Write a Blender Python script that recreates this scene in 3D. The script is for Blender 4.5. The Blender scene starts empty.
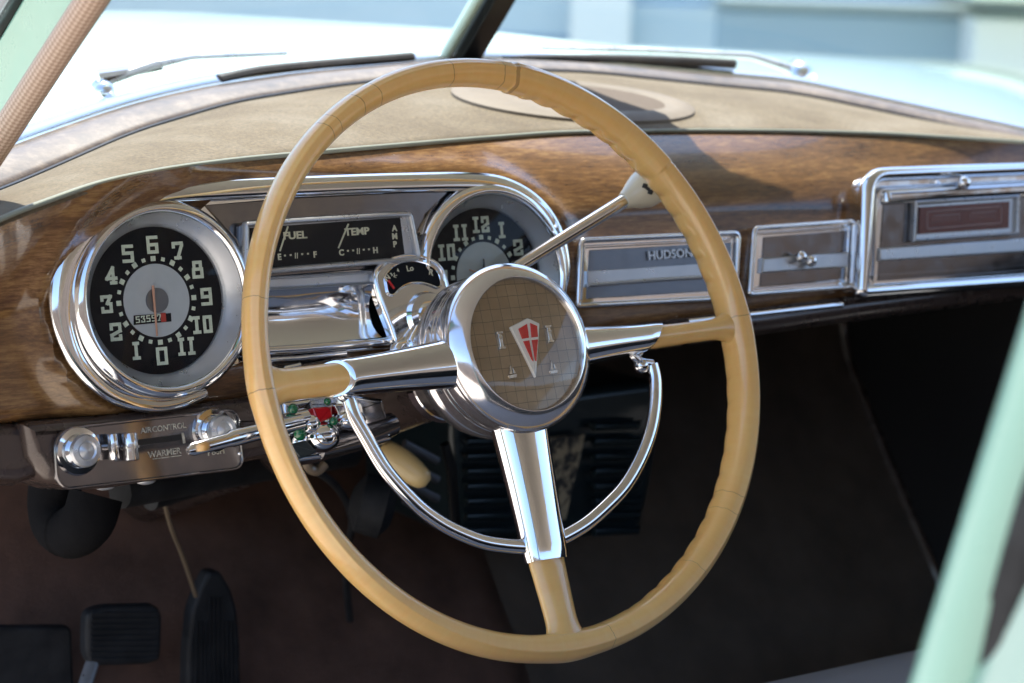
import bpy, math, random
from mathutils import Vector as V, Matrix
from mathutils.bvhtree import BVHTree
random.seed(4)
sc = bpy.context.scene
C = sc.collection
R = math.radians
# ---------------------------------------------------------------- camera (solved from the wheel circle and the two dials)
PSI, PHI, RHO = 0.636388, 0.180063, 0.0349066
CAM = V((-1.0375457, -1.3995128, 0.3269122)); F = 2418.0
fw = V((math.sin(PSI)*math.cos(PHI), math.cos(PSI)*math.cos(PHI), -math.sin(PHI)))
r0 = V((math.cos(PSI), -math.sin(PSI), 0)); u0 = r0.cross(fw)
rt = r0*math.cos(RHO)+u0*math.sin(RHO); up = rt.cross(fw)
def ray(x, y): return fw+rt*((x-512)/F)-up*((y-341.5)/F)
def bp(x, y, P, n):
    d = ray(x, y); return CAM+d*((V(P)-CAM).dot(n)/d.dot(n))
def bpx(x, y, X): return bp(x, y, (X, 0, 0), V((1, 0, 0)))
def bpy_(x, y, Y): return bp(x, y, (0, Y, 0), V((0, 1, 0)))
def bpz(x, y, Z): return bp(x, y, (0, 0, Z), V((0, 0, 1)))
def bpf(x, y, fy):                     # onto a bowed upright surface y = fy(x)
    d = ray(x, y); lo, hi = 0.6, 5.0
    g = lambda t: (CAM+d*t).y-fy((CAM+d*t).x)
    for _ in range(50):
        m = (lo+hi)/2
        if g(m) > 0: hi = m
        else: lo = m
    return CAM+d*lo
class Fr:
    def __init__(s, o, ex, ey): s.o, s.ex, s.ey = V(o), V(ex), V(ey); s.n = s.ex.cross(s.ey)
    def pt(s, u, v, w=0): return s.o+s.ex*u+s.ey*v+s.n*w
    def uv(s, x, y, w=0):
        p = bp(x, y, s.pt(0, 0, w), s.n)-s.o; return (p.dot(s.ex), p.dot(s.ey))
    def px(s, x, y, w=0): u, v = s.uv(x, y, w); return s.pt(u, v, w)
AL, GA = 0.38158, 0.2023233
W = Fr((0, 0, 0), (1, 0, 0), (0, math.sin(AL), math.cos(AL)))         # steering wheel plane, n towards the driver
D = Fr((0, 0.117275, 0.038508), (1, 0, 0), (0, math.sin(GA), math.cos(GA)))   # dashboard plane
SPX, CKX, RN = -0.2329065, 0.0536259, 0.039759
# ---------------------------------------------------------------- mesh accumulator
class MB:
    def __init__(s): s.v = []; s.f = []; s.uv = {}
    def grid(s, rows, cu=False, cv=False, uv=None, flip=False):
        b = len(s.v); n, m = len(rows), len(rows[0])
        for r in rows: s.v += [V(p) for p in r]
        for i in range(n if cu else n-1):
            for j in range(m if cv else m-1):
                q = [(i, j), ((i+1), j), ((i+1), (j+1)), (i, (j+1))]
                if flip: q.reverse()
                if uv: s.uv[len(s.f)] = [uv(a, c) for a, c in q]
                s.f.append([b+(a % n)*m+(c % m) for a, c in q])
        return b
    def cap(s, idx, flip=False): s.f.append(list(reversed(idx)) if flip else list(idx))
    def tube(s, path, rad, ref=(0, 0, 1), seg=14, closed=False, caps=True, ph=0):
        P = [V(p) for p in path]; n = len(P); rows = []
        for i, p in enumerate(P):
            a = P[(i-1) % n] if (closed or i > 0) else p
            c = P[(i+1) % n] if (closed or i < n-1) else p
            t = (c-a).normalized(); rr = V(ref(i) if callable(ref) else ref)
            sd = t.cross(rr).normalized(); bn = sd.cross(t).normalized()
            ra = rad[i] if isinstance(rad, list) else rad
            if not isinstance(ra, tuple): ra = (ra, ra)
            rows.append([p+sd*(ra[0]*math.cos(2*math.pi*k/seg+ph))+bn*(ra[1]*math.sin(2*math.pi*k/seg+ph)) for k in range(seg)])
        b = s.grid(rows, cu=closed, cv=True)
        if caps and not closed:
            s.cap(range(b, b+seg)); s.cap(range(b+(n-1)*seg, b+n*seg), True)
        return s
    def lathe(s, fr, u, v, prof, seg=72, a0=0, a1=2*math.pi):
        full = abs(a1-a0-2*math.pi) < 1e-6
        rows = []
        for k in range(seg if full else seg+1):
            a = a0+(a1-a0)*k/seg
            rows.append([fr.pt(u+r*math.cos(a), v+r*math.sin(a), w) for r, w in prof])
        s.grid(rows, cu=full); return s
    def plate(s, fr, poly, w0, w1, bev=0.001, steps=3, back=True, dome=0):
        poly = ccw(poly); n = len(poly); rings = []
        rings.append([fr.pt(u, v, w0) for u, v in poly])
        for k in range(steps+1):
            a = math.pi/2*k/steps
            q = inset(poly, bev*(1-math.cos(a)))
            rings.append([fr.pt(u, v, w1-bev+bev*math.sin(a)) for u, v in q])
        b = s.grid(rings, cv=True)
        top = b+(len(rings)-1)*n
        if dome:
            cx = sum(p[0] for p in q)/n; cy = sum(p[1] for p in q)/n
            s.v.append(fr.pt(cx, cy, w1+dome)); c = len(s.v)-1
            for i in range(n): s.f.append([top+i, top+(i+1) % n, c])
        else: s.cap(range(top, top+n))
        if back: s.cap(range(b, b+n), True)
        return s
    def molding(s, fr, poly, a, bb, w=0, seg=12, closed=True):
        poly = ccw(poly) if closed else poly
        N = vnorm(poly, closed); rows = []
        for (u, v), (nu, nv) in zip(poly, N):
            rows.append([fr.pt(u+nu*a*math.cos(2*math.pi*k/seg), v+nv*a*math.cos(2*math.pi*k/seg), w+bb*math.sin(2*math.pi*k/seg)) for k in range(seg)])
        b = s.grid(rows, cu=closed, cv=True)
        if not closed:
            s.cap(range(b, b+seg)); s.cap(range(b+(len(poly)-1)*seg, b+len(poly)*seg), True)
        return s
    def strokes(s, fr, lines, th, w0, w1, org=(0, 0), sx=1, sy=1, rot=0):
        z = 0
        for ln in lines:
            for (a, b_) in zip(ln[:-1], ln[1:]):
                A = V((a[0]*sx, a[1]*sy)); B = V((b_[0]*sx, b_[1]*sy)); d = (B-A)
                L = d.length; d = d/L if L > 1e-9 else V((1, 0)); nn = V((-d.y, d.x))*th/2
                A = A-d*th/2; B = B+d*th/2; q = []
                for p in (A-nn, B-nn, B+nn, A+nn):
                    q.append((org[0]+p.x*math.cos(rot)-p.y*math.sin(rot), org[1]+p.x*math.sin(rot)+p.y*math.cos(rot)))
                s.plate(fr, q, w0, w1+z, 0.00004, 1, back=False); z += 0.00003
        return s
    def sphere(s, c, r, sx=1, sy=1, sz=1, n=12, m=16, ax=None):
        rows = []; M = ax or (V((1, 0, 0)), V((0, 1, 0)), V((0, 0, 1)))
        for i in range(n+1):
            a = math.pi*i/n
            rows.append([V(c)+M[0]*(r*sx*math.sin(a)*math.cos(2*math.pi*k/m))+M[1]*(r*sy*math.sin(a)*math.sin(2*math.pi*k/m))+M[2]*(r*sz*math.cos(a)) for k in range(m)])
        s.grid(rows, cv=True, flip=True); return s
    def box(s, lo, hi):
        lo = V(lo); hi = V(hi); f = Fr((0, 0, 0), (1, 0, 0), (0, 1, 0))
        return s.plate(f, [(lo.x, lo.y), (hi.x, lo.y), (hi.x, hi.y), (lo.x, hi.y)], lo.z, hi.z, min(0.004, (hi.z-lo.z)/3))
def ccw(p):
    a = sum(p[i][0]*p[(i+1) % len(p)][1]-p[(i+1) % len(p)][0]*p[i][1] for i in range(len(p)))
    return list(p) if a > 0 else list(reversed(p))
def vnorm(p, closed=True):
    out = []; n = len(p)
    for i in range(n):
        a = V(p[i-1]) if (closed or i) else V(p[i]); b = V(p[i]); c = V(p[(i+1) % n]) if (closed or i < n-1) else b
        t = V((0, 0))
        if (b-a).length > 1e-9: t += (b-a).normalized()
        if (c-b).length > 1e-9: t += (c-b).normalized()
        t.normalize(); out.append((t.y, -t.x))
    return out
def inset(p, d): return [(u-nu*d, v-nv*d) for (u, v), (nu, nv) in zip(p, vnorm(p))]
def fillet(pts, r, seg=6):
    out = []; n = len(pts)
    for i in range(n):
        a, b, c = V(pts[i-1]), V(pts[i]), V(pts[(i+1) % n])
        rr = r[i] if isinstance(r, (list, tuple)) else r
        d1 = (a-b); d2 = (c-b); rr = min(rr, d1.length*.48, d2.length*.48)
        p1 = b+d1.normalized()*rr; p2 = b+d2.normalized()*rr
        for k in range(seg+1):
            t = k/seg; out.append(tuple(p1*(1-t)**2+b*2*t*(1-t)+p2*t*t))
    return out
def catmull(pts, n=8, closed=False):
    P = [V(p) for p in pts]; out = []; N = len(P)
    for i in range(N if closed else N-1):
        g = (lambda k: P[k % N]) if closed else (lambda k: P[max(0, min(N-1, k))])
        a, b, c, d = g(i-1), g(i), g(i+1), g(i+2)
        for k in range(n):
            t = k/n
            out.append(0.5*((2*b)+(c-a)*t+(2*a-5*b+4*c-d)*t*t+(3*b-a-3*c+d)*t**3))
    if not closed: out.append(P[-1])
    return out
def interp(tab, x):
    if x <= tab[0][0]: a, b = tab[0], tab[1]
    elif x >= tab[-1][0]: a, b = tab[-2], tab[-1]
    else:
        for a, b in zip(tab[:-1], tab[1:]):
            if a[0] <= x <= b[0]: break
    return a[1]+(b[1]-a[1])*(x-a[0])/(b[0]-a[0])
def sinterp(tab, x, h=25): return sum(interp(tab, x+k*h/3) for k in (-3, -2, -1, 0, 1, 2, 3))/7
# ---------------------------------------------------------------- objects
def wloc(o):
    p = V((0, 0, 0))
    while o: p += V(o.location); o = o.parent
    return p
def obj(name, mb, mat, parent=None, smooth=35, label=None, solid=None):
    me = bpy.data.meshes.new(name)
    n = len(mb.v); c = V((0, 0, 0))
    for p in mb.v: c += p
    c /= n
    me.from_pydata([tuple(p-c) for p in mb.v], [], mb.f)
    if mb.uv:
        ul = me.uv_layers.new(name='UVMap')
        for pi, poly in enumerate(me.polygons):
            u = mb.uv.get(pi)
            if u:
                for li, q in zip(poly.loop_indices, u): ul.data[li].uv = q
    me.validate(); me.shade_smooth(); me.set_sharp_from_angle(angle=R(smooth))
    me.materials.append(mat)
    o = bpy.data.objects.new(name, me); C.objects.link(o)
    if parent: o.parent = parent; o.location = c-wloc(parent)
    else: o.location = c
    if label: o['label'] = label
    if solid:
        m = o.modifiers.new('thickness', 'SOLIDIFY'); m.thickness = solid; m.offset = -1
    return o
def thing(name, loc, label, cat, group=None):
    o = bpy.data.objects.new(name, None); o.empty_display_size = .05; C.objects.link(o); o.location = loc
    tag(o, label, cat, group); return o
def tag(o, label, cat, group=None, kind=None):
    o['label'] = label; o['category'] = cat
    if group: o['group'] = group
    if kind: o['kind'] = kind
    return o
def text_mb(mb, fr, txt, size, u, v, w, th=0.0003, rot=0, bold=0.0, sx=1):
    cu = bpy.data.curves.new('t', 'FONT'); cu.body = txt; cu.size = size; cu.align_x = 'CENTER'; cu.align_y = 'CENTER'
    cu.extrude = th; cu.offset = bold; cu.resolution_u = 3
    o = bpy.data.objects.new('t', cu); C.objects.link(o)
    me = bpy.data.meshes.new_from_object(o)
    b = len(mb.v)
    for p in me.vertices:
        x, y = p.co.x*sx, p.co.y
        mb.v.append(fr.pt(u+x*math.cos(rot)-y*math.sin(rot), v+x*math.sin(rot)+y*math.cos(rot), w+p.co.z))
    for f in me.polygons: mb.f.append([b+i for i in f.vertices])
    bpy.data.objects.remove(o); bpy.data.curves.remove(cu); bpy.data.meshes.remove(me)
# ---------------------------------------------------------------- materials
def mat(name, col, rough=.5, metal=0, coat=0, noise=None, bump=None, spec=.5, coat_r=.05, stretch=None, sss=0, rn=None, uvs=False):
    m = bpy.data.materials.new(name); m.use_nodes = True; nt = m.node_tree; b = nt.nodes['Principled BSDF']
    b.inputs['Base Color'].default_value = (*col, 1); b.inputs['Roughness'].default_value = rough
    b.inputs['Metallic'].default_value = metal; b.inputs['Coat Weight'].default_value = coat
    b.inputs['Coat Roughness'].default_value = coat_r; b.inputs['Specular IOR Level'].default_value = spec
    if sss: b.inputs['Subsurface Weight'].default_value = sss; b.inputs['Subsurface Scale'].default_value = .004
    tc = nt.nodes.new('ShaderNodeTexCoord'); mp = nt.nodes.new('ShaderNodeMapping')
    nt.links.new(tc.outputs['UV' if uvs else 'Object'], mp.inputs[0])
    if stretch: mp.inputs['Scale'].default_value = stretch
    def ns(scale, detail=6, rgh=.6):
        n = nt.nodes.new('ShaderNodeTexNoise'); n.inputs['Scale'].default_value = scale
        n.inputs['Detail'].default_value = detail; n.inputs['Roughness'].default_value = rgh
        nt.links.new(mp.outputs[0], n.inputs['Vector']); return n
    m['_'] = 1
    if noise:                                         # (scale, [(pos, colour), ...])
        n = ns(noise[0]); cr = nt.nodes.new('ShaderNodeValToRGB'); el = cr.color_ramp.elements
        while len(el) < len(noise[1]): el.new(.5)
        for e, (p, c) in zip(el, noise[1]): e.position = p; e.color = (*c, 1)
        nt.links.new(n.outputs[0], cr.inputs[0]); nt.links.new(cr.outputs[0], b.inputs['Base Color'])
    if bump:
        n = ns(bump[0], 4); bm = nt.nodes.new('ShaderNodeBump'); bm.inputs['Strength'].default_value = bump[1]
        bm.inputs['Distance'].default_value = bump[2] if len(bump) > 2 else .001
        nt.links.new(n.outputs[0], bm.inputs['Height']); nt.links.new(bm.outputs[0], b.inputs['Normal'])
    if rn:
        n = ns(rn[0], 5); mr = nt.nodes.new('ShaderNodeMapRange'); mr.inputs['From Min'].default_value = .35; mr.inputs['From Max'].default_value = .7
        mr.inputs['To Min'].default_value = rn[1]; mr.inputs['To Max'].default_value = rn[2]
        nt.links.new(n.outputs[0], mr.inputs[0]); nt.links.new(mr.outputs[0], b.inputs['Roughness'])
    return m
M = {}
M['chrome'] = mat('chrome', (.82, .83, .85), .06, 1, rn=(60, .04, .13), bump=(900, .015, .0004))
M['chrome_worn'] = mat('worn_chrome', (.72, .72, .73), .12, 1, rn=(120, .06, .28), bump=(600, .05, .0004))
M['hub'] = mat('hub_chrome', (.78, .77, .79), .13, .92, rn=(50, .09, .18), bump=(500, .02, .0003))
M['satin'] = mat('satin_silver', (.52, .54, .57), .32, .75, rn=(80, .26, .42))
M['brushed'] = mat('brushed_grey', (.19, .205, .235), .33, .85, rn=(70, .28, .42))
M['gun'] = mat('dark_chrome', (.20, .19, .195), .12, .9, rn=(50, .08, .2))
M['ivory_lever'] = mat('cream_plastic', (.62, .56, .42), .25, 0, coat=.4)
M['brown_metal'] = mat('brown_enamel', (.06, .042, .036), .28, .3, coat=.5, rn=(40, .2, .4))
M['tan_tube'] = mat('tan_enamel', (.22, .17, .12), .3, .2, coat=.4)
M['black_gloss'] = mat('black_enamel', (.008, .008, .009), .3)
M['black_rubber'] = mat('black_rubber', (.016, .017, .020), .6, spec=.3, bump=(300, .3), noise=(35, [(.35, (.010, .011, .013)), (.7, (.028, .029, .032))]))
M['dial_black'] = mat('dial_black', (.004, .005, .008), .6, spec=.15)
M['dial_grey'] = mat('dial_grey', (.40, .44, .47), .4, .2, noise=(90, [(0, (.36, .40, .43)), (1, (.46, .50, .53))]))
M['clock_face'] = mat('clock_grey', (.34, .38, .37), .4, .2, noise=(90, [(0, (.30, .34, .33)), (1, (.42, .46, .44))]))
M['lume'] = mat('dial_paint', (.55, .62, .50), .6, noise=(300, [(.3, (.46, .52, .42)), (.7, (.60, .67, .54))]))
M['text'] = mat('pale_lettering', (.66, .64, .48), .6)
M['red_num'] = mat('red_paint', (.35, .03, .02), .5)
M['needle'] = mat('orange_paint', (.50, .26, .17), .5)
M['red_jewel'] = mat('red_enamel', (.55, .012, .02), .12, 0, coat=1)
M['green_jewel'] = mat('green_glass', (.0, .11, .035), .1, 0, coat=1)
M['white_en'] = mat('white_enamel', (.8, .78, .76), .25, .3)
M['maroon'] = mat('maroon_glass', (.10, .018, .02), .15, 0, coat=.6)
M['teal'] = mat('dark_teal_enamel', (.010, .020, .025), .3, .2, coat=.3)
M['tape'] = mat('tan_card', (.30, .25, .17), .8, noise=(60, [(.45, (.32, .27, .18)), (.55, (.03, .03, .03))]))
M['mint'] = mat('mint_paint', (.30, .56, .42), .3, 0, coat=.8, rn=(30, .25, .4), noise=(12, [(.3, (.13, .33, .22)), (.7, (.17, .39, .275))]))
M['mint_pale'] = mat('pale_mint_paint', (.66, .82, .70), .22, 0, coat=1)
M['carpet'] = mat('brown_carpet', (.08, .045, .032), .95, bump=(700, .8, .003), noise=(22, [(.3, (.075, .038, .026)), (.6, (.13, .068, .048)), (.8, (.17, .09, .06))]))
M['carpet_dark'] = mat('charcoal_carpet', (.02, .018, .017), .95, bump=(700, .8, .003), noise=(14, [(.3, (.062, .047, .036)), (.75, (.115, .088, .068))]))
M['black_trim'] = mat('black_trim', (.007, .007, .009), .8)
M['seat'] = mat('grey_cloth', (.23, .23, .245), .85, bump=(900, .4))
M['headliner'] = mat('headliner_cloth', (.32, .29, .25), .9)
M['ground'] = mat('concrete', (.40, .35, .30), .9, noise=(1.5, [(.3, (.36, .32, .27)), (.7, (.46, .41, .35))]))
M['wall'] = mat('blue_grey_wall', (.3, .47, .54), .7, noise=(1.2, [(.3, (.36, .50, .57)), (.7, (.46, .60, .67))]))
M['wall_lt'] = mat('pale_grey_wall', (.62, .72, .74), .7)
M['wall_dk'] = mat('slate_wall', (.25, .38, .46), .6)
M['weave'] = mat('tan_braid', (.42, .25, .16), .8)
# woodgrain enamel
def wood(name, c0, c1, c2, sc_=(6, 6, 6), rough=.25):
    m = mat(name, c1, rough, 0, coat=.5, coat_r=.04); nt = m.node_tree; b = nt.nodes['Principled BSDF']
    tc = nt.nodes.new('ShaderNodeTexCoord'); mp = nt.nodes.new('ShaderNodeMapping'); mp.inputs['Scale'].default_value = sc_
    nt.links.new(tc.outputs['Object'], mp.inputs[0])
    n1 = nt.nodes.new('ShaderNodeTexNoise'); n1.inputs['Scale'].default_value = 1.6; n1.inputs['Detail'].default_value = 5; n1.inputs['Distortion'].default_value = 1.2
    n2 = nt.nodes.new('ShaderNodeTexNoise'); n2.inputs['Scale'].default_value = 26; n2.inputs['Detail'].default_value = 8; n2.inputs['Roughness'].default_value = .75
    for n in (n1, n2): nt.links.new(mp.outputs[0], n.inputs['Vector'])
    mx = nt.nodes.new('ShaderNodeMix'); mx.data_type = 'FLOAT'; mx.inputs[0].default_value = .55
    nt.links.new(n1.outputs[0], mx.inputs[2]); nt.links.new(n2.outputs[0], mx.inputs[3])
    cr = nt.nodes.new('ShaderNodeValToRGB'); el = cr.color_ramp.elements; el.new(.5)
    for e, (p, c) in zip(el, ((.36, c0), (.5, c1), (.64, c2))): e.position = p; e.color = (*c, 1)
    nt.links.new(mx.outputs[0], cr.inputs[0]); nt.links.new(cr.outputs[0], b.inputs['Base Color'])
    return m
M['wood'] = wood('woodgrain_enamel', (.045, .020, .009), (.135, .066, .024), (.29, .165, .063), (2.5, 10, 20))
M['wood_top'] = wood('woodgrain_garnish', (.02, .011, .008), (.075, .048, .03), (.17, .125, .085), (3, 3, 3), .5); M['wood_top'].node_tree.nodes['Principled BSDF'].inputs['Coat Weight'].default_value = .15
M['pad'] = mat('tan_dash_cloth', (.3, .27, .2), .85, bump=(1400, .5, .0015), noise=(9, [(.3, (.070, .047, .022)), (.5, (.108, .080, .046)), (.72, (.150, .122, .086))]))
def fine(m, scale, amt):   # fibre speckle on top of the base colour
    nt = m.node_tree; b = nt.nodes['Principled BSDF']; src = b.inputs['Base Color'].links[0].from_socket
    tc = nt.nodes.new('ShaderNodeTexCoord'); n = nt.nodes.new('ShaderNodeTexNoise'); n.inputs['Scale'].default_value = scale; n.inputs['Detail'].default_value = 8
    n.inputs['Roughness'].default_value = .8
    nt.links.new(tc.outputs['Object'], n.inputs['Vector'])
    mr = nt.nodes.new('ShaderNodeMapRange'); mr.inputs['From Min'].default_value = .3; mr.inputs['From Max'].default_value = .7
    mr.inputs['To Min'].default_value = 1-amt; mr.inputs['To Max'].default_value = 1+amt; nt.links.new(n.outputs[0], mr.inputs[0])
    mx = nt.nodes.new('ShaderNodeVectorMath'); mx.operation = 'SCALE'
    nt.links.new(src, mx.inputs[0]); nt.links.new(mr.outputs[0], mx.inputs['Scale']); nt.links.new(mx.outputs[0], b.inputs['Base Color'])
fine(M['pad'], 320, .55); fine(M['wood_top'], 120, .15)
# yellowed ivory of the rim: fine radial streaks and a few hairline cracks, in the rim's own UV (angle, section)
def ivory():
    m = mat('yellowed_ivory', (.66, .43, .19), .32, 0, coat=.8, coat_r=.05, sss=.2); nt = m.node_tree; b = nt.nodes['Principled BSDF']
    tc = nt.nodes.new('ShaderNodeTexCoord')
    mp = nt.nodes.new('ShaderNodeMapping'); mp.inputs['Scale'].default_value = (230, 1.2, 1); nt.links.new(tc.outputs['UV'], mp.inputs[0])
    n = nt.nodes.new('ShaderNodeTexNoise'); n.inputs['Scale'].default_value = 1; n.inputs['Detail'].default_value = 6; n.inputs['Roughness'].default_value = .7; nt.links.new(mp.outputs[0], n.inputs['Vector'])
    mp2 = nt.nodes.new('ShaderNodeMapping'); mp2.inputs['Scale'].default_value = (9, 2, 1); nt.links.new(tc.outputs['UV'], mp2.inputs[0])
    n2 = nt.nodes.new('ShaderNodeTexNoise'); n2.inputs['Scale'].default_value = 1; n2.inputs['Detail'].default_value = 3; nt.links.new(mp2.outputs[0], n2.inputs['Vector'])
    mx = nt.nodes.new('ShaderNodeMix'); mx.data_type = 'FLOAT'; mx.inputs[0].default_value = .6
    nt.links.new(n.outputs[0], mx.inputs[2]); nt.links.new(n2.outputs[0], mx.inputs[3])
    cr = nt.nodes.new('ShaderNodeValToRGB'); el = cr.color_ramp.elements; el.new(.5)
    for e, (p, c) in zip(el, ((.3, (.74, .41, .125)), (.5, (.77, .46, .155)), (.7, (.80, .52, .20)))): e.position = p; e.color = (*c, 1)
    nt.links.new(mx.outputs[0], cr.inputs[0])
    sx = nt.nodes.new('ShaderNodeSeparateXYZ'); nt.links.new(tc.outputs['UV'], sx.inputs[0])
    wob = nt.nodes.new('ShaderNodeTexNoise'); wob.inputs['Scale'].default_value = 6; nt.links.new(tc.outputs['UV'], wob.inputs['Vector'])
    ad = nt.nodes.new('ShaderNodeMath'); ad.operation = 'MULTIPLY_ADD'; ad.inputs[1].default_value = .004; nt.links.new(wob.outputs[0], ad.inputs[0]); nt.links.new(sx.outputs[0], ad.inputs[2])
    last = None
    cracks = [((509, 80), .0011), ((445, 75), .0003), ((496, 75), .0003), ((369, 92), .00025), ((350, 100), .0003), ((316, 126), .00025), ((325, 119), .0002), ((255, 300), .0002), ((258, 392), .0003), ((737, 318), .00025), ((727, 497), .0002), ((722, 515), .00015), ((600, 628), .0002), ((690, 570), .00015)]
    for (cx_, cy_), eps in cracks:
        uu, vv = W.uv(cx_, cy_); pos = (math.atan2(vv, uu)/(2*math.pi)) % 1
        c = nt.nodes.new('ShaderNodeMath'); c.operation = 'COMPARE'; c.inputs[1].default_value = pos+.002; c.inputs[2].default_value = eps
        nt.links.new(ad.outputs[0], c.inputs[0])
        if last:
            a = nt.nodes.new('ShaderNodeMath'); a.operation = 'MAXIMUM'; nt.links.new(last, a.inputs[0]); nt.links.new(c.outputs[0], a.inputs[1]); last = a.outputs[0]
        else: last = c.outputs[0]
    sc2 = nt.nodes.new('ShaderNodeMath'); sc2.operation = 'MULTIPLY'; sc2.inputs[1].default_value = .6; nt.links.new(last, sc2.inputs[0])
    mc = nt.nodes.new('ShaderNodeMix'); mc.data_type = 'RGBA'; mc.inputs[7].default_value = (.16, .085, .03, 1)
    nt.links.new(sc2.outputs[0], mc.inputs[0]); nt.links.new(cr.outputs[0], mc.inputs[6]); nt.links.new(mc.outputs[2], b.inputs['Base Color'])
    bm = nt.nodes.new('ShaderNodeBump'); bm.inputs['Strength'].default_value = .08; bm.inputs['Distance'].default_value = .0006
    nt.links.new(n.outputs[0], bm.inputs['Height']); nt.links.new(bm.outputs[0], b.inputs['Normal'])
    return m
M['ivory'] = ivory()
# gold cloth of the medallion with an engraved grid, in UV metres
def medal():
    m = mat('gold_medallion', (.2, .17, .1), .3, .35, coat=1, coat_r=.03); nt = m.node_tree; b = nt.nodes['Principled BSDF']
    tc = nt.nodes.new('ShaderNodeTexCoord'); mp = nt.nodes.new('ShaderNodeMapping'); nt.links.new(tc.outputs['UV'], mp.inputs[0]); mp.inputs['Scale'].default_value = (1, 1, 1)
    br = nt.nodes.new('ShaderNodeTexBrick'); br.offset = 0; br.inputs['Scale'].default_value = 1
    br.inputs['Brick Width'].default_value = .0085; br.inputs['Row Height'].default_value = .0085; br.inputs['Mortar Size'].default_value = .00022; br.inputs['Mortar Smooth'].default_value = .5
    br.inputs['Color1'].default_value = (.30, .210, .125, 1); br.inputs['Color2'].default_value = (.26, .178, .103, 1); br.inputs['Mortar'].default_value = (.09, .068, .036, 1)
    dn = nt.nodes.new('ShaderNodeTexNoise'); dn.inputs['Scale'].default_value = 90; nt.links.new(tc.outputs['UV'], dn.inputs['Vector'])
    dm = nt.nodes.new('ShaderNodeVectorMath'); dm.operation = 'MULTIPLY_ADD'; dm.inputs[1].default_value = (.0012, .0012, 0); nt.links.new(dn.outputs['Color'], dm.inputs[0]); nt.links.new(mp.outputs[0], dm.inputs[2])
    nt.links.new(dm.outputs[0], br.inputs['Vector'])
    n = nt.nodes.new('ShaderNodeTexNoise'); n.inputs['Scale'].default_value = 70; n.inputs['Detail'].default_value = 8; nt.links.new(tc.outputs['UV'], n.inputs['Vector'])
    mr = nt.nodes.new('ShaderNodeMapRange'); mr.inputs['To Min'].default_value = .7; mr.inputs['To Max'].default_value = 1.25; nt.links.new(n.outputs[0], mr.inputs[0])
    mx = nt.nodes.new('ShaderNodeVectorMath'); mx.operation = 'SCALE'; nt.links.new(br.outputs[0], mx.inputs[0]); nt.links.new(mr.outputs[0], mx.inputs['Scale']); nt.links.new(mx.outputs[0], b.inputs['Base Color'])
    bm = nt.nodes.new('ShaderNodeBump'); bm.inputs['Strength'].default_value = .5; bm.inputs['Distance'].default_value = .0005; bm.invert = True
    nt.links.new(br.outputs['Fac'], bm.inputs['Height']); nt.links.new(bm.outputs[0], b.inputs['Normal'])
    return m
M['medal'] = medal()
def glass(name, gl=.06, tint=(.93, .97, .96)):
    m = bpy.data.materials.new(name); m.use_nodes = True; nt = m.node_tree; nt.nodes.clear()
    o = nt.nodes.new('ShaderNodeOutputMaterial'); t = nt.nodes.new('ShaderNodeBsdfTransparent'); t.inputs[0].default_value = (*tint, 1)
    g = nt.nodes.new('ShaderNodeBsdfGlossy'); g.inputs['Roughness'].default_value = .01
    lw_ = nt.nodes.new('ShaderNodeLayerWeight'); lw_.inputs[0].default_value = .5; pw_ = nt.nodes.new('ShaderNodeMath'); pw_.operation = 'POWER'; pw_.inputs[1].default_value = 4; nt.links.new(lw_.outputs['Facing'], pw_.inputs[0])
    f = nt.nodes.new('ShaderNodeMath'); f.operation = 'MULTIPLY_ADD'; f.inputs[1].default_value = .8; f.inputs[2].default_value = gl; nt.links.new(pw_.outputs[0], f.inputs[0]); mx = nt.nodes.new('ShaderNodeMixShader')
    nt.links.new(f.outputs[0], mx.inputs[0]); nt.links.new(t.outputs[0], mx.inputs[1]); nt.links.new(g.outputs[0], mx.inputs[2]); nt.links.new(mx.outputs[0], o.inputs[0])
    return m
M['glass'] = glass('clear_glass'); M['lens'] = glass('lens_glass', .014, (.97, .98, .98))
# windlace braid: diagonal weave on UV
def braid():
    m = M['weave']; nt = m.node_tree; b = nt.nodes['Principled BSDF']; tc = nt.nodes.new('ShaderNodeTexCoord')
    mp = nt.nodes.new('ShaderNodeMapping'); mp.inputs['Rotation'].default_value = (0, 0, R(45)); nt.links.new(tc.outputs['UV'], mp.inputs[0])
    ck = nt.nodes.new('ShaderNodeTexChecker'); ck.inputs['Scale'].default_value = 1; ck.inputs[1].default_value = (.54, .40, .31, 1); ck.inputs[2].default_value = (.33, .22, .16, 1)
    nt.links.new(mp.outputs[0], ck.inputs[0]); nt.links.new(ck.outputs[0], b.inputs['Base Color'])
    bm = nt.nodes.new('ShaderNodeBump'); bm.inputs['Strength'].default_value = .6; bm.inputs['Distance'].default_value = .001
    nt.links.new(ck.outputs[1], bm.inputs['Height']); nt.links.new(bm.outputs[0], b.inputs['Normal'])
braid()
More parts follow.
